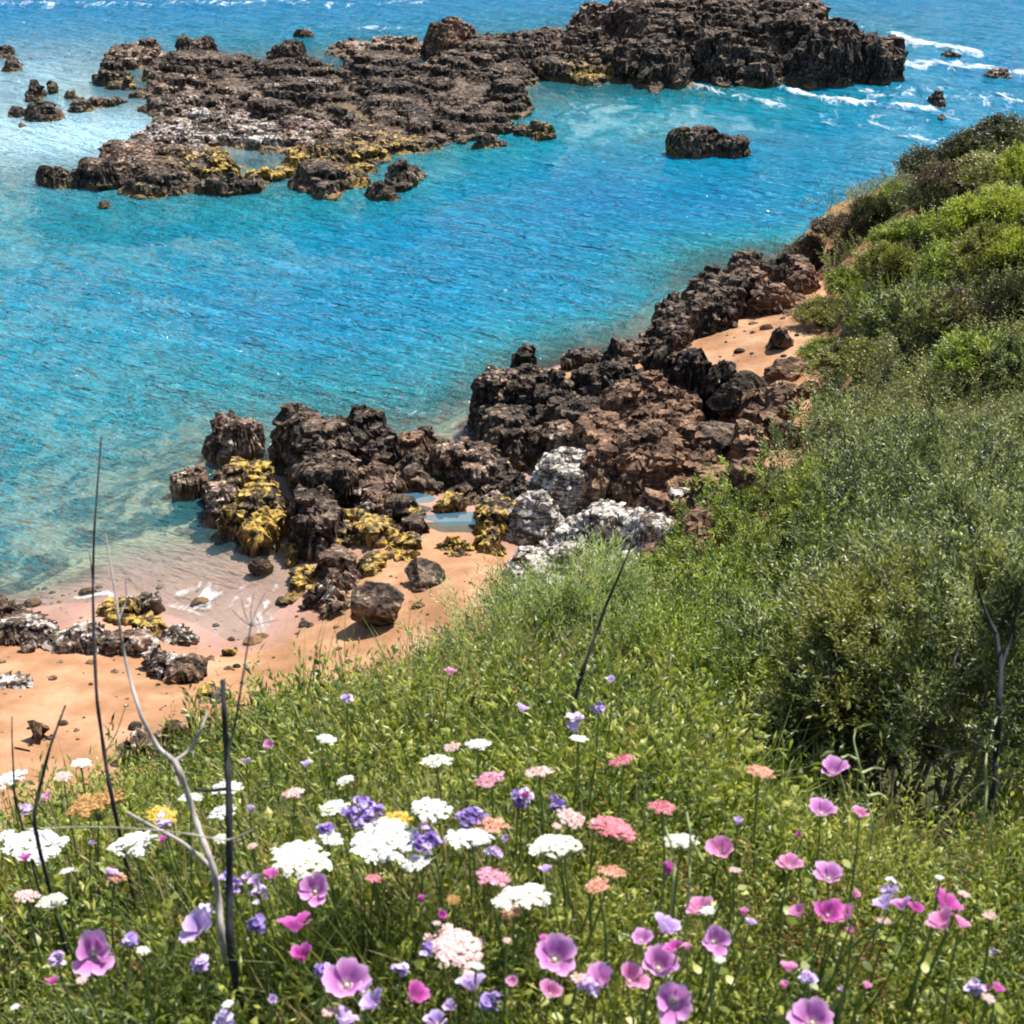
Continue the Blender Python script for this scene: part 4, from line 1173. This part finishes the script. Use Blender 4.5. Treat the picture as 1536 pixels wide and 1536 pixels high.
# ------------------------------------------------------------------ flowers
def petal_material(name, stops, transl=.35, src='rnd'):
    k = N(name)
    c = k.ramp(k.attr(src), stops)
    p = k.n('ShaderNodeBsdfPrincipled', {'Base Color': c, 'Roughness': .6, 'Specular IOR Level': .2})
    t = k.n('ShaderNodeBsdfTranslucent', {'Color': c})
    return k.done(k.n('ShaderNodeMixShader', {0: transl, 1: p.outputs[0], 2: t.outputs[0]}).outputs[0])
UM = {
    'white': petal_material('white_floret', [(.0, (.70, .72, .66)), (1, (.90, .90, .88))], .2),
    'cream': petal_material('cream_floret', [(.0, (.56, .60, .42)), (.4, (.80, .80, .68)), (1, (.88, .88, .80))], .2),
    'palepink': petal_material('pale_pink_floret', [(.0, (.58, .28, .28)), (.35, (.78, .52, .50)), (1, (.88, .74, .72))], .25),
    'pink': petal_material('pink_floret', [(.0, (.50, .12, .22)), (.4, (.76, .32, .46)), (1, (.86, .56, .64))], .25),
    'rose': petal_material('rose_floret', [(.0, (.42, .08, .12)), (.4, (.72, .22, .28)), (1, (.82, .42, .46))], .25),
    'salmon': petal_material('salmon_floret', [(.0, (.46, .16, .10)), (.4, (.74, .34, .24)), (1, (.84, .54, .42))], .25),
    'ochre': petal_material('ochre_floret', [(.0, (.22, .10, .03)), (.4, (.42, .22, .07)), (1, (.60, .38, .16))], .2),
    'yellow': petal_material('yellow_floret', [(.0, (.40, .26, .03)), (.4, (.66, .46, .06)), (1, (.78, .60, .18))], .2),
}
BL = {
    'violet': petal_material('violet_petal', [(.0, (.68, .56, .64)), (.25, (.46, .14, .42)), (.6, (.66, .28, .60)), (1, (.82, .55, .80))], .4),
    'magenta': petal_material('magenta_petal', [(.0, (.50, .20, .40)), (.3, (.44, .06, .30)), (.7, (.62, .12, .46)), (1, (.74, .30, .60))], .4),
    'lilac': petal_material('lilac_petal', [(.0, (.50, .36, .56)), (.3, (.42, .26, .60)), (.7, (.66, .50, .78)), (1, (.84, .76, .90))], .4),
    'pink': petal_material('pink_petal', [(.0, (.66, .46, .56)), (.3, (.58, .16, .38)), (.7, (.74, .30, .54)), (1, (.84, .56, .72))], .4),
}
SP = {
    'purple': petal_material('purple_floret', [(.0, (.12, .06, .28)), (.5, (.30, .19, .52)), (1, (.66, .56, .82))], .25),
    'lilac': petal_material('lilac_floret', [(.0, (.34, .22, .44)), (.5, (.56, .42, .66)), (1, (.80, .72, .88))], .25),
}
M_center = plain_material('flower_centre', (.55, .48, .30), (.75, .70, .52), 40, .8)

def florets(n, R, H, fr, g):
    """n little five lobed florets over a dome: triangle fans"""
    V, F, rn = [], [], []
    for i in range(n):
        q = math.sqrt((i + .5) / n); a = i * 2.39996
        c = np.array([math.cos(a) * q * R, math.sin(a) * q * R, H * (1 - q * q)]) + g.normal(0, fr * .2, 3)
        nn = unit(np.array([c[0] * .8 / R, c[1] * .8 / R, 1.0]) + g.normal(0, .25, 3))
        ax = unit(np.cross(nn, [.3, .8, .1])); bx = np.cross(nn, ax); o = len(V)
        V.append(c - nn * fr * .25); ph = g.uniform(0, 6.28); rr_ = g.random()
        for k in range(6):
            V.append(c + fr * (math.cos(k * 1.047 + ph) * ax + math.sin(k * 1.047 + ph) * bx) * g.uniform(.75, 1.15))
        for k in range(6):
            F.append([o, o + 1 + k, o + 1 + (k + 1) % 6])
        rn += [rr_ * .5] + [min(1, rr_ * .6 + .4)] * 6
    return np.array(V), np.array(F), np.array(rn)

_um = {}
def umbel_meshes(col):
    if col not in _um:
        g = np.random.default_rng(5)
        V, F, rn = florets(24, .19, .07, .052, g)
        cl = mesh_np('floret_cluster', V, F, UM[col], False, {'rnd': rn})
        # whole heads for the small ones, three shapes
        heads = []
        for s_ in range(3):
            vs, fs, rs_ = [], [], []; o = 0
            for i in range(24):
                q = math.sqrt((i + .5) / 24) * (1 + g.normal(0, .04)); a = i * 2.39996 + g.normal(0, .08)
                v, f, r_ = florets(12, .19, .07, .066, g)
                v = v + np.array([math.cos(a) * q * .88, math.sin(a) * q * .88, (.15, .28, .06)[s_] * (1 - q * q) + g.normal(0, .02)])
                vs.append(v); fs.append(f + o); rs_.append(np.clip(r_ + g.normal(0, .15), 0, 1)); o += len(v)
            heads.append(mesh_np('flower_head', np.concatenate(vs), np.concatenate(fs), UM[col], False, {'rnd': np.concatenate(rs_)}))
        _um[col] = (cl, heads)
    return _um[col]
ray_parts = []
for i in range(26):
    q = math.sqrt((i + .5) / 26); a = i * 2.39996
    e = np.array([math.cos(a) * q * .86, math.sin(a) * q * .86, .30 * (1 - q * q) - .04])
    st = np.array([0, 0, -.55])
    pts = [st * (1 - t) + e * t - np.array([0, 0, .12 * math.sin(t * 3.14) * q]) for t in np.linspace(0, 1, 4)]
    ray_parts.append(tube(pts, [.012] * 4, 3))
V, F = merge(ray_parts)
ME_rays = mesh_np('rays', V, F, M_stem)

def orient(o, n, roll, s):
    q = Vector(n).to_track_quat('Z', 'Y')
    o.rotation_mode = 'QUATERNION'
    from mathutils import Quaternion
    o.rotation_quaternion = q @ Quaternion((0, 0, 1), roll)
    o.scale = (s, s, s)

def stem_of(root, top, foot, mat, ra=.0022, leaf=True, n_end=(0, 0, 1)):
    top = np.array(top); foot = np.array(foot)
    mid = (top + foot) / 2 + np.array([rng.normal(0, .02), rng.normal(0, .02), 0])
    ts = np.linspace(0, 1, 7)
    P = [foot * (1 - t) ** 2 + 2 * mid * t * (1 - t) + top * t * t for t in ts]
    V, F = tube(P, [ra * (1.3 - .5 * t) for t in ts], 6)
    return obj('stem', mesh_np('stem', V, F, mat), root)

def plant_root(px, py, name, label, cat, group, hgt, rmin=.55):
    p, t = hit(px, py, hgt, rmin, 9, lambda a, b: hill_z(a, b))
    fx, fy = p[0] + rng.normal(0, .03), p[1] + rng.normal(0, .03)
    gz = float(hill_z(fx, fy)[0])
    root = tag(empty(name, (fx, fy, gz)), label, cat, group)
    return root, p - np.array([fx, fy, gz]), t

def head_height(px, py):
    r_ = np.hypot(*hit(px, py, .35)[0][:2])
    return .30 * (r_ / 1.8) ** .45 + rng.uniform(.02, .07)

def umbel(px, py, w, col, label, shape=0, tilt=None):
    hgt = head_height(px, py)
    root, top, t = plant_root(px, py, 'wild_carrot_flower', label, 'flower', 'umbel flowers in the meadow', hgt)
    R = w * t / FPX / 2 * 1.14
    n = unit(np.array([rng.normal(0, .16), rng.uniform(.10, .45) if tilt is None else tilt, 1.0]))
    cl, heads = umbel_meshes(col)
    if w >= 56:
        hd = obj('flower_head', ME_rays, root, top); orient(hd, n, rng.uniform(0, 6), R)
        if col != 'x':
            hz = {0: .16, 1: .30, 2: .06}[shape]
        for i in range(26):
            q = math.sqrt((i + .5) / 26); a = i * 2.39996
            c = obj('floret_cluster', cl, hd)
            c.location = (math.cos(a) * q * .86 + rng.normal(0, .015), math.sin(a) * q * .86 + rng.normal(0, .015), hz * (1 - q * q) + rng.normal(0, .015))
            c.rotation_euler = (-math.sin(a) * q * .6, math.cos(a) * q * .6, rng.uniform(0, 6))
            c.scale = (rng.uniform(.9, 1.2),) * 3
    else:
        hd = obj('flower_head', heads[shape], root, top); orient(hd, n, rng.uniform(0, 6), R * .95)
        ry = obj('rays', ME_rays, hd)
    stem_of(root, top - n * R * .5, (0, 0, -.02), M_stem)

def petal_mesh(mat, g):
    nu, nv = 7, 6
    V, rn = [], []
    for j in range(nv):
        v = j / (nv - 1)
        rad = .06 + .94 * v ** .8
        zz = .72 * v ** .75 - .16 * max(0, v - .75) / .25 * .6
        for i in range(nu):
            u = i / (nu - 1) * 2 - 1
            a = u * .66 * (1 - .10 * v)
            edge = 1 - .22 * u * u * v - .10 * (abs(u) < .2) * (v > .95)
            V.append([math.cos(a) * rad * edge, math.sin(a) * rad * edge, zz + .05 * v * math.sin(u * 5 + g.uniform(0, .6)) + .03 * u])
            rn.append(min(1, max(0, v * .85 + .12 * abs(math.sin(u * 9)) * v)))
    return mesh_np('petal', V, grid_faces(nu, nv), mat, True, {'rnd': rn})
PET = {k_: petal_mesh(m_, np.random.default_rng(3)) for k_, m_ in BL.items()}
V, F = ico(2); ME_center = mesh_np('flower_centre', V * np.array([.10, .10, .16]), F, M_center)
g_ = np.random.default_rng(4)
V, F = tube([(0, 0, -.30), (0, 0, -.12), (0, 0, .02), (0, 0, .10)], [.03, .13, .15, .10], 7); ME_calyx = mesh_np('calyx', V, F, M_stem)
def leafblade():
    V = []; 
    for j, (x_, w_) in enumerate(((0, .02), (.2, .22), (.45, .32), (.75, .22), (1, .01))):
        V += [[x_, -w_, .10 * x_ - .2 * x_ * x_], [x_, w_, .10 * x_ - .2 * x_ * x_]]
    F = [[2 * j, 2 * j + 1, 2 * j + 3, 2 * j + 2] for j in range(4)]
    return mesh_np('leaf', V, F, M_meadow, True, {'rnd': np.linspace(.4, .7, 10)})
ME_leaf = leafblade()
def mallow(px, py, w, col, label, closed=0.0, face=None):
    hgt = head_height(px, py)
    root, top, t = plant_root(px, py, 'mallow_flower', label, 'flower', 'mallow flowers in the meadow', hgt)
    R = w * t / FPX / 2 * 1.22
    n = unit(np.array([rng.normal(0, .38), rng.uniform(-.25, .75), 1.0])) if face is None else unit(np.array(face, float))
    hd = obj('calyx', ME_calyx, root, top - n * R * .3); orient(hd, n, rng.uniform(0, 6), R * 1.02)
    sx = 1 - .35 * closed
    for k in range(5):
        p_ = obj('petal', PET[col], hd)
        p_.location = (0, 0, 0)
        p_.rotation_euler = (rng.normal(0, .05), rng.normal(-.20, .14) - closed * .5, k * 1.2566 + rng.normal(0, .06))
        sc_ = rng.uniform(.9, 1.1)
        p_.scale = (sc_ * sx, sc_, sc_)
    c = obj('flower_centre', ME_center, hd, (0, 0, .14))
    stem_of(root, top - n * R * .55, (0, 0, -.02), M_stem, .0018)
    for k in range(2):
        lf = obj('leaf', ME_leaf, root, top * rng.uniform(.35, .75)); lf.rotation_euler = (rng.normal(0, .3), rng.normal(0, .3), rng.uniform(0, 6.28)); lf.scale = (.020,) * 3

def cluster(px, py, w, h, col, n, label):
    hgt = head_height(px, py)
    root, top, t = plant_root(px, py, 'purple_flower_spray', label, 'flower', 'small purple flowers in the meadow', hgt)
    a, b = w * t / FPX / 2, h * t / FPX / 2
    vs, fs, rs_, o = [], [], [], 0
    for i in range(n):
        d = unit(rng.normal(size=3)) * rng.random() ** .4
        v, f, r_ = florets(2, .004, .002, rng.uniform(.0045, .0075), rng)
        v = v @ np.array(Matrix.Rotation(rng.uniform(-.9, .9), 3, 'X')).T
        vs.append(v + d * np.array([a, a, b])); fs.append(f + o); rs_.append(np.clip(r_ * .5 + rng.random() * .6, 0, 1)); o += len(v)
    obj('blossoms', mesh_np('blossoms', np.concatenate(vs), np.concatenate(fs), SP[col], False, {'rnd': np.concatenate(rs_)}), root, top)
    st = stem_of(root, top, (0, 0, -.02), M_stem, .0018)

for a in [
    (52,1270,86,'white','largest round white umbel near the left edge',1), (200,1268,68,'white','white umbel right of the big one at the left edge, below the ochre head',1),
    (578,1262,102,'white','widest flat snow white umbel in the middle of the meadow',0), (835,1273,78,'cream','domed creamy white umbel right of the meadow centre',1),
    (785,1346,78,'cream','tilted white umbel below the creamy domed one',0), (704,1258,68,'white','white umbel between the widest one and the creamy dome',0),
    (648,1216,56,'white','round white umbel above the widest flat umbel',1), (655,1143,46,'cream','domed off-white umbel at the far edge of the flowers',1),
    (717,1117,42,'white','bright white umbel farthest from the camera beside the domed off-white one',0), (490,1109,32,'white','small flat white umbel alone at the far left of the flowers',0),
    (518,1171,28,'white','small white umbel with pinkish underside below the lone flat one',1), (440,1190,36,'palepink','pale pinkish white umbel right of the dark stake',0),
    (503,1213,46,'cream','white umbel with a pink flower beneath it',1), (450,1290,84,'cream','ragged wide off-white umbel above the violet trumpet',0),
    (497,1257,38,'white','small white umbel between the ragged one and the widest one',0), (15,1170,50,'white','white umbel half cut by the left edge, upper one',1),
    (340,1182,44,'white','white umbel behind the top of the dark stake',0), (334,1219,40,'white','white umbel left of the dark stake, lower one',1),
    (286,1197,34,'white','white umbel left of the dry stem fork',0), (332,1258,24,'cream','tiny cream umbel touching the dark stake',0),
    (856,1227,44,'palepink','pale pink and white umbel above the creamy dome',0), (625,1293,44,'white','small flat white umbel at the lower right of the widest one',2),
    (1020,1262,50,'cream','ragged cream umbel beside the pale green shoots',0), (869,1108,28,'white','tiny white umbel at the foot of the dark dry stem',2),
    (678,1120,26,'palepink','tiny pale umbel left of the bright far umbel',2), (78,1352,42,'cream','faded greenish white umbel below the big one at the left',0),
    (8,1253,28,'white','white umbel cut by the left edge, lower one',0), (122,1145,30,'white','out of focus white umbel in front of the sand',0),
    (735,1169,44,'pink','pink umbel below the bright far umbel',2), (808,1158,42,'palepink','pale pink umbel right of the pink one at the far edge',2),
    (932,1141,40,'rose','rose umbel against the green bush, farthest rose one',2), (993,1211,40,'rose','rose umbel at the edge of the thicket shade',2),
    (921,1244,68,'rose','largest rose umbel right of the meadow centre',0), (736,1238,52,'salmon','salmon umbel above the white umbels of the centre',2),
    (738,1316,52,'pink','loose pink umbel left of the tilted white umbel',0), (917,1307,42,'salmon','peach umbel under the largest rose one',2),
    (897,1328,38,'salmon','flat salmon umbel, lowest of the pair under the rose one',2), (1140,1158,42,'salmon','salmon pink umbel at the mouth of the shaded gap',0),
    (172,1317,34,'salmon','round coral flower head below the left white umbels',1), (683,1421,84,'palepink','largest pale pink umbel low in the meadow centre',0),
    (768,1368,36,'salmon','small salmon umbel just below the tilted white one',0), (40,1345,36,'palepink','pinkish closing umbel by the left edge',1),
    (143,1205,86,'ochre','large ochre brown dried umbel at the left',2), (243,1224,44,'yellow','smaller ochre yellow umbel right of the large dried one',2),
    (598,1228,42,'yellow','ochre yellow umbel between the white ones of the centre',2), (680,1350,22,'ochre','tiny orange flower head low in the meadow centre',1),
    (560,1318,24,'rose','small dull rose flower head between the violet trumpet and the widest umbel',1), (640,1236,26,'palepink','small pinkish umbel half hidden behind the widest one',0),
    (95,1165,26,'palepink','small pinkish umbel in front of the pale sand at the left',0), (1080,1440,18,'cream','tiny pale umbel among the violet flowers at lower right',0)]:
    umbel(*a)
for a in [
    (140,1429,72,'violet','large pale violet mallow bloom at the lower left',0,(.25,-.5,.8)), (300,1393,52,'lilac','lilac mallow bloom facing away beside the foot of the dark stake'),
    (472,1337,48,'violet','violet trumpet bloom with white throat below the ragged umbel',0,(0,-.5,.9)), (443,1390,48,'magenta','magenta bloom below the violet trumpet'),
    (453,1438,44,'magenta','bright magenta bloom drooping, lowest of the left magenta pair',.4), (520,1476,64,'violet','wide violet bloom at the bottom left of centre',0,(.1,-.2,1)),
    (545,1486,34,'lilac','lilac bloom overlapping the wide violet one'),(620,1497,42,'magenta','magenta and white bloom at the bottom, left of centre'), (708,1480,42,'lilac','lilac bloom below the largest pale pink umbel'),
    (562,1507,40,'lilac','pale lilac bloom at the bottom below the wide violet one'), (515,1532,40,'lilac','lilac bloom cut by the bottom edge, left one'),
    (832,1438,62,'violet','violet saucer bloom in the lower centre',0,(.1,-.3,.95)), (825,1490,36,'pink','small pink bloom below the violet saucer'),
    (905,1474,54,'violet','ruffled violet bloom, left one of the bottom pair'), (945,1470,44,'pink','ruffled pinkish bloom, right one of the bottom pair'),
    (988,1451,60,'violet','broad violet saucer right of the ruffled pair',0,(.1,-.2,1)), (1010,1502,54,'violet','round violet bloom below the broad saucer',0,(-.1,-.6,.75)),
    (997,1395,44,'lilac','lilac and magenta bloom above the broad violet saucer'), (962,1410,30,'violet','small violet bloom left of the lilac and magenta one'),
    (1012,1424,30,'magenta','small dark magenta bloom tucked above the broad saucer'), (1070,1412,42,'violet','violet cup bloom right of the cluster',0,(.1,-.5,.9)),
    (1050,1365,40,'pink','pink bloom above the violet cup'), (1083,1277,44,'pink','pink bloom beside the ragged cream umbel'), (1002,1308,34,'magenta','magenta bud bloom below the ragged cream umbel',.7),
    (1249,1158,42,'violet','violet pink bloom highest of all, in front of the black gap',0,(0,.1,1)), (1232,1218,42,'violet','violet pink bloom just below the highest one',0,(0,.1,1)),
    (1184,1298,34,'pink','small flat pink bloom at the right of the meadow, left one',0,(0,.1,1)), (1243,1316,42,'violet','flat violet bloom at the right of the meadow, under the two highest',0,(0,.1,1)),
    (1198,1371,28,'pink','small pink bloom left of the magenta cluster at right'), (1242,1372,42,'magenta','magenta bloom in the middle of the right side cluster'), (1272,1374,32,'pink','reddish pink bloom overlapping the magenta one at right'),
    (1328,1358,36,'lilac','pale bloom of the twin pair at right, left half'), (1352,1360,36,'violet','violet bloom of the twin pair at right, right half'),
    (1418,1360,46,'magenta','magenta bloom near the right edge, upper one'), (1415,1388,44,'pink','pink bloom under the magenta one near the right edge'), (1442,1388,26,'pink','small salmon pink bloom at the tip of the right edge group'),
    (1183,1454,26,'pink','tiny pink bloom low at the right, alone in the grass'), (1218,1532,60,'violet','violet bloom cut by the bottom edge at right'), (655,1533,32,'lilac','lilac bloom cut by the bottom edge near the centre'),
    (165,1312,22,'lilac','tiny lilac bloom behind the coral head'), (403,1119,16,'pink','tiny pale pink bloom far back beside the dark stake'), (370,1143,16,'lilac','tiny lilac bloom beside the dark stake, near the sand'),
    (458,1148,18,'lilac','tiny lilac bloom left of the small white umbel'), (783,1065,20,'lilac','tiny lilac bloom on the crest in front of the feathery bushes'), (676,1010,18,'pink','tiny pink bloom on the crest under the feathery bushes'),
    (916,1022,16,'lilac','tiny pale bloom on the crest right of the dark dry stem'), (1290,1222,24,'pink','small dull pink bloom beside the pale green shoot'), (1300,1480,14,'pink','tiny pink speck of bloom in the grass at lower right')]:
    mallow(*a)
for a in [
    (545,1218,62,40,'purple',60,'widest spray of deep purple blossoms above the widest white umbel'), (780,1200,26,36,'purple',26,'upright purple spray beside the pale pink far umbel'),
    (345,1326,34,30,'purple',24,'purple spray at the dark stake'), (863,1082,24,34,'lilac',18,'lilac spray at the foot of the dark dry stem'),
    (836,1206,24,20,'purple',18,'small purple spray above the pale pink and white umbel'), (383,1387,26,20,'purple',16,'purple spray left of the magenta blooms'),
    (197,1415,22,16,'purple',12,'purple spray right of the large pale violet bloom'), (635,1262,50,22,'purple',26,'purple spray between the widest umbel and its right neighbour'),
    (705,1225,44,22,'purple',26,'purple spray behind the salmon umbel'), (483,1455,22,16,'purple',14,'dark purple spray left of the wide violet bloom'),
    (300,1445,24,24,'lilac',14,'lilac spray under the lilac mallow bloom'), (898,1062,14,20,'purple',10,'tiny purple spray on the crest by the dark dry stem'),
    (640,1425,20,16,'purple',10,'purple spray at the left of the largest pale pink umbel'), (488,1243,22,16,'purple',12,'purple spray above the ragged umbel'),
    (560,1262,16,12,'purple',8,'tiny purple spray peeping over the widest umbel'), (520,1048,16,10,'lilac',8,'tiny lilac spray near the crest at the left'),
    (600,1455,20,14,'lilac',10,'lilac spray between the magenta and pale pink flowers low in the meadow'), (85,1440,20,14,'lilac',10,'lilac spray left of the large pale violet bloom'),
    (735,1500,30,20,'purple',14,'purple spray right of the lilac bloom at the bottom')]:
    cluster(*a)

ANCH = [(52,1270,'the largest round white umbel'),(200,1268,'the left white umbel'),(578,1262,'the widest white umbel'),(835,1273,'the domed creamy umbel'),(785,1346,'the tilted white umbel'),
    (655,1143,'the far domed off-white umbel'),(717,1117,'the bright far umbel'),(490,1109,'the lone flat umbel'),(450,1290,'the ragged off-white umbel'),(932,1141,'the farthest rose umbel'),(993,1211,'the rose umbel by the thicket'),
    (921,1244,'the largest rose umbel'),(738,1316,'the loose pink umbel'),(1140,1158,'the salmon umbel by the gap'),(683,1421,'the largest pale pink umbel'),(143,1205,'the ochre dried umbel'),
    (140,1429,'the large pale violet bloom'),(472,1337,'the white throated trumpet bloom'),(443,1390,'the left magenta bloom'),(520,1476,'the wide violet bloom'),(832,1438,'the violet saucer bloom'),(988,1451,'the broad violet saucer'),
    (1070,1412,'the violet cup bloom'),(1083,1277,'the pink bloom by the shoots'),(1249,1158,'the highest violet bloom'),(1232,1218,'the second highest violet bloom'),(1243,1316,'the flat violet bloom'),(1242,1372,'the right magenta bloom'),
    (1340,1360,'the twin pale blooms'),(1418,1360,'the rightmost magenta bloom'),(1218,1532,'the bloom cut by the bottom edge'),(343,1320,'the dark stake'),(320,1250,'the pale forked dry plant')]
used_lab = set()
def near_label(px, py, what):
    order = sorted(ANCH, key=lambda a: math.hypot(a[0] - px, 1.3 * (a[1] - py)))
    for far_ in ('', 'well '):
        for ax_, ay_, nm_ in order[:6]:
            dx, dy = px - ax_, py - ay_
            d_ = ('above' if dy < 0 else 'below') if abs(dy) > 1.6 * abs(dx) else ('left of' if dx < 0 else 'right of') if abs(dx) > 1.6 * abs(dy) else \
                 ('above and left of' if dx < 0 else 'above and right of') if dy < 0 else ('below and left of' if dx < 0 else 'below and right of')
            l_ = 'small %s %s%s %s' % (what, far_, d_, nm_)
            if l_ not in used_lab and len(l_.split()) <= 16:
                used_lab.add(l_); return l_
    return None
for i in range(80):
    px, py = rng.uniform(20, 1500), 1130 + 400 * rng.random() ** .8
    if py < 1150 + max(0, px - 1000) * .35 or py < 1190 - px * .15:
        continue
    w_ = rng.uniform(12, 24)
    k_ = rng.integers(0, 6)
    lab = near_label(px, py, ('white umbel', 'pinkish umbel', 'pink bloom', 'lilac bloom', 'magenta bloom', 'lilac spray')[k_])
    if lab is None:
        continue
    if k_ < 2: umbel(px, py, w_, ('white', 'palepink')[k_], lab, int(rng.integers(0, 3)))
    elif k_ < 5: mallow(px, py, w_, ('pink', 'lilac', 'magenta')[k_ - 2], lab, rng.choice([0, .5]))
    else: cluster(px, py, w_ * 1.2, w_, 'lilac', 10, lab)

# ------------------------------------------------------------------ dry stalks and shoots
bare_tree('dry_stalk', 'tallest thin dry stalk rising in front of the sea at the left', 'dry stalk', 2.35, [
    ('stem', [(165,1185),(155,1120),(145,1050),(141,960),(139,880),(141,800),(146,730),(152,655)], .0042, .0014),
    ('twig', [(139,880),(137,850),(134,830)], .0012, .0006), ('twig', [(157,1130),(175,1100),(188,1060)], .0012, .0006)], M_twig_dark, (165, 1185), 'dry stalks')
bare_tree('dry_stalk', 'pale forked dry plant whose left arm curves up over the beach', 'dry stalk', 2.05, [
    ('stem', [(332,1400),(328,1350),(320,1300),(300,1250),(287,1210),(272,1160),(262,1142)], .0062, .0045),
    ('branch', [(262,1142),(235,1120),(212,1075),(198,1030),(186,980),(178,930),(170,870),(158,800)], .0042, .0014),
    ('branch', [(262,1142),(285,1125),(300,1098),(312,1066)], .0038, .0018),
    ('branch', [(322,1305),(300,1285),(265,1258),(225,1238),(190,1218)], .0042, .0024),
    ('branch', [(268,1180),(258,1150),(248,1128)], .002, .001),
    ('twig', [(178,930),(190,900),(188,870)], .0012, .0006)], M_twig, (332, 1400), 'dry stalks')
bare_tree('dry_stalk', 'thick dark upright stake-like stalk with a withered umbel on its arm', 'dry stalk', 1.95, [
    ('stem', [(343,1410),(344,1330),(344,1250),(343,1180),(339,1120),(336,1065),(334,1020)], .0072, .0035),
    ('branch', [(342,1130),(352,1090),(360,1040),(368,990),(376,940)], .0024, .001),
    ('branch', [(344,1183),(320,1186),(292,1184)], .003, .0022),
    ('ray', [(376,940),(392,922),(408,908)], .0007, .0004), ('ray', [(376,940),(384,915),(398,890)], .0007, .0004), ('ray', [(376,940),(376,915),(380,892)], .0007, .0004),
    ('ray', [(376,940),(366,918),(362,898)], .0007, .0004), ('ray', [(376,940),(396,934),(418,930)], .0007, .0004), ('ray', [(376,940),(358,925),(348,915)], .0007, .0004),
    ('twig', [(344,1265),(365,1262),(380,1245)], .0016, .0008)], M_twig_dark, (343, 1410), 'dry stalks')
bare_tree('dry_stalk', 'short dark slanting stalk before the brown beach rocks at the left', 'dry stalk', 2.2, [
    ('stem', [(48,1235),(60,1180),(75,1120),(88,1085),(98,1058)], .004, .0016)], M_twig_dark, (48, 1235), 'dry stalks')
bare_tree('dry_stalk', 'thin grey stalk nearest the left edge', 'dry stalk', 2.4, [
    ('stem', [(22,1200),(20,1150),(18,1110),(18,1075)], .0024, .001)], M_twig_dark, (22, 1200), 'dry stalks')
bare_tree('dry_stalk', 'dark curved dry stem leaning over the pale feathery bush', 'dry stalk', 3.0, [
    ('stem', [(858,1100),(862,1050),(876,1000),(892,955),(910,905),(930,860),(948,815),(955,790)], .0060, .0018),
    ('ray', [(955,790),(945,775),(938,760)], .0012, .0006), ('ray', [(955,790),(956,770),(958,755)], .0012, .0006), ('ray', [(955,790),(968,778),(982,770)], .0012, .0006),
    ('ray', [(955,790),(972,790),(990,786)], .0012, .0006), ('branch', [(876,1000),(866,1015),(858,1040)], .0016, .0008)], M_twig_dark, (858, 1100), 'dry stalks')
bare_tree('dry_stalk', 'long thin pale stem lying almost level across the meadow at the left', 'dry stalk', 1.85, [
    ('stem', [(380,1245),(340,1262),(280,1250),(200,1242),(120,1240),(60,1243)], .0014, .0008)], M_twig, (380, 1245), 'dry stalks', ground=False)
M_shoot = plain_material('pale_shoot', (.26, .34, .12), (.44, .50, .24), 30, .6, .2)
for lab, t0, st in (
    ('pale green leafy shoot standing against the black gap', 2.35, [('stem', [(1312,1240),(1300,1200),(1290,1150),(1280,1110),(1284,1092),(1308,1086)], .0022, .0010),
        ('leaf', [(1292,1160),(1310,1152),(1326,1154)], .003, .001), ('leaf', [(1286,1140),(1272,1132),(1262,1138)], .003, .001), ('leaf', [(1300,1195),(1320,1190),(1332,1200)], .004, .001), ('leaf', [(1304,1210),(1288,1206),(1276,1214)], .004, .001)]),
    ('pale upright shoot at the right edge before the trunk', 2.6, [('stem', [(1478,1215),(1480,1180),(1478,1150),(1480,1130)], .0030, .002)]),
    ('pair of pale green shoots beside the ragged cream umbel, left', 1.8, [('stem', [(1010,1330),(1012,1290),(1005,1262),(998,1240)], .0018, .0014)]),
    ('pair of pale green shoots beside the ragged cream umbel, right', 1.8, [('stem', [(1035,1330),(1034,1290),(1036,1250),(1030,1218)], .002, .0015), ('leaf', [(1036,1262),(1048,1280),(1056,1292)], .003, .001)])):
    bare_tree('green_shoot', lab, 'shoot', t0, st, M_shoot, st[0][1][0], 'pale green shoots')
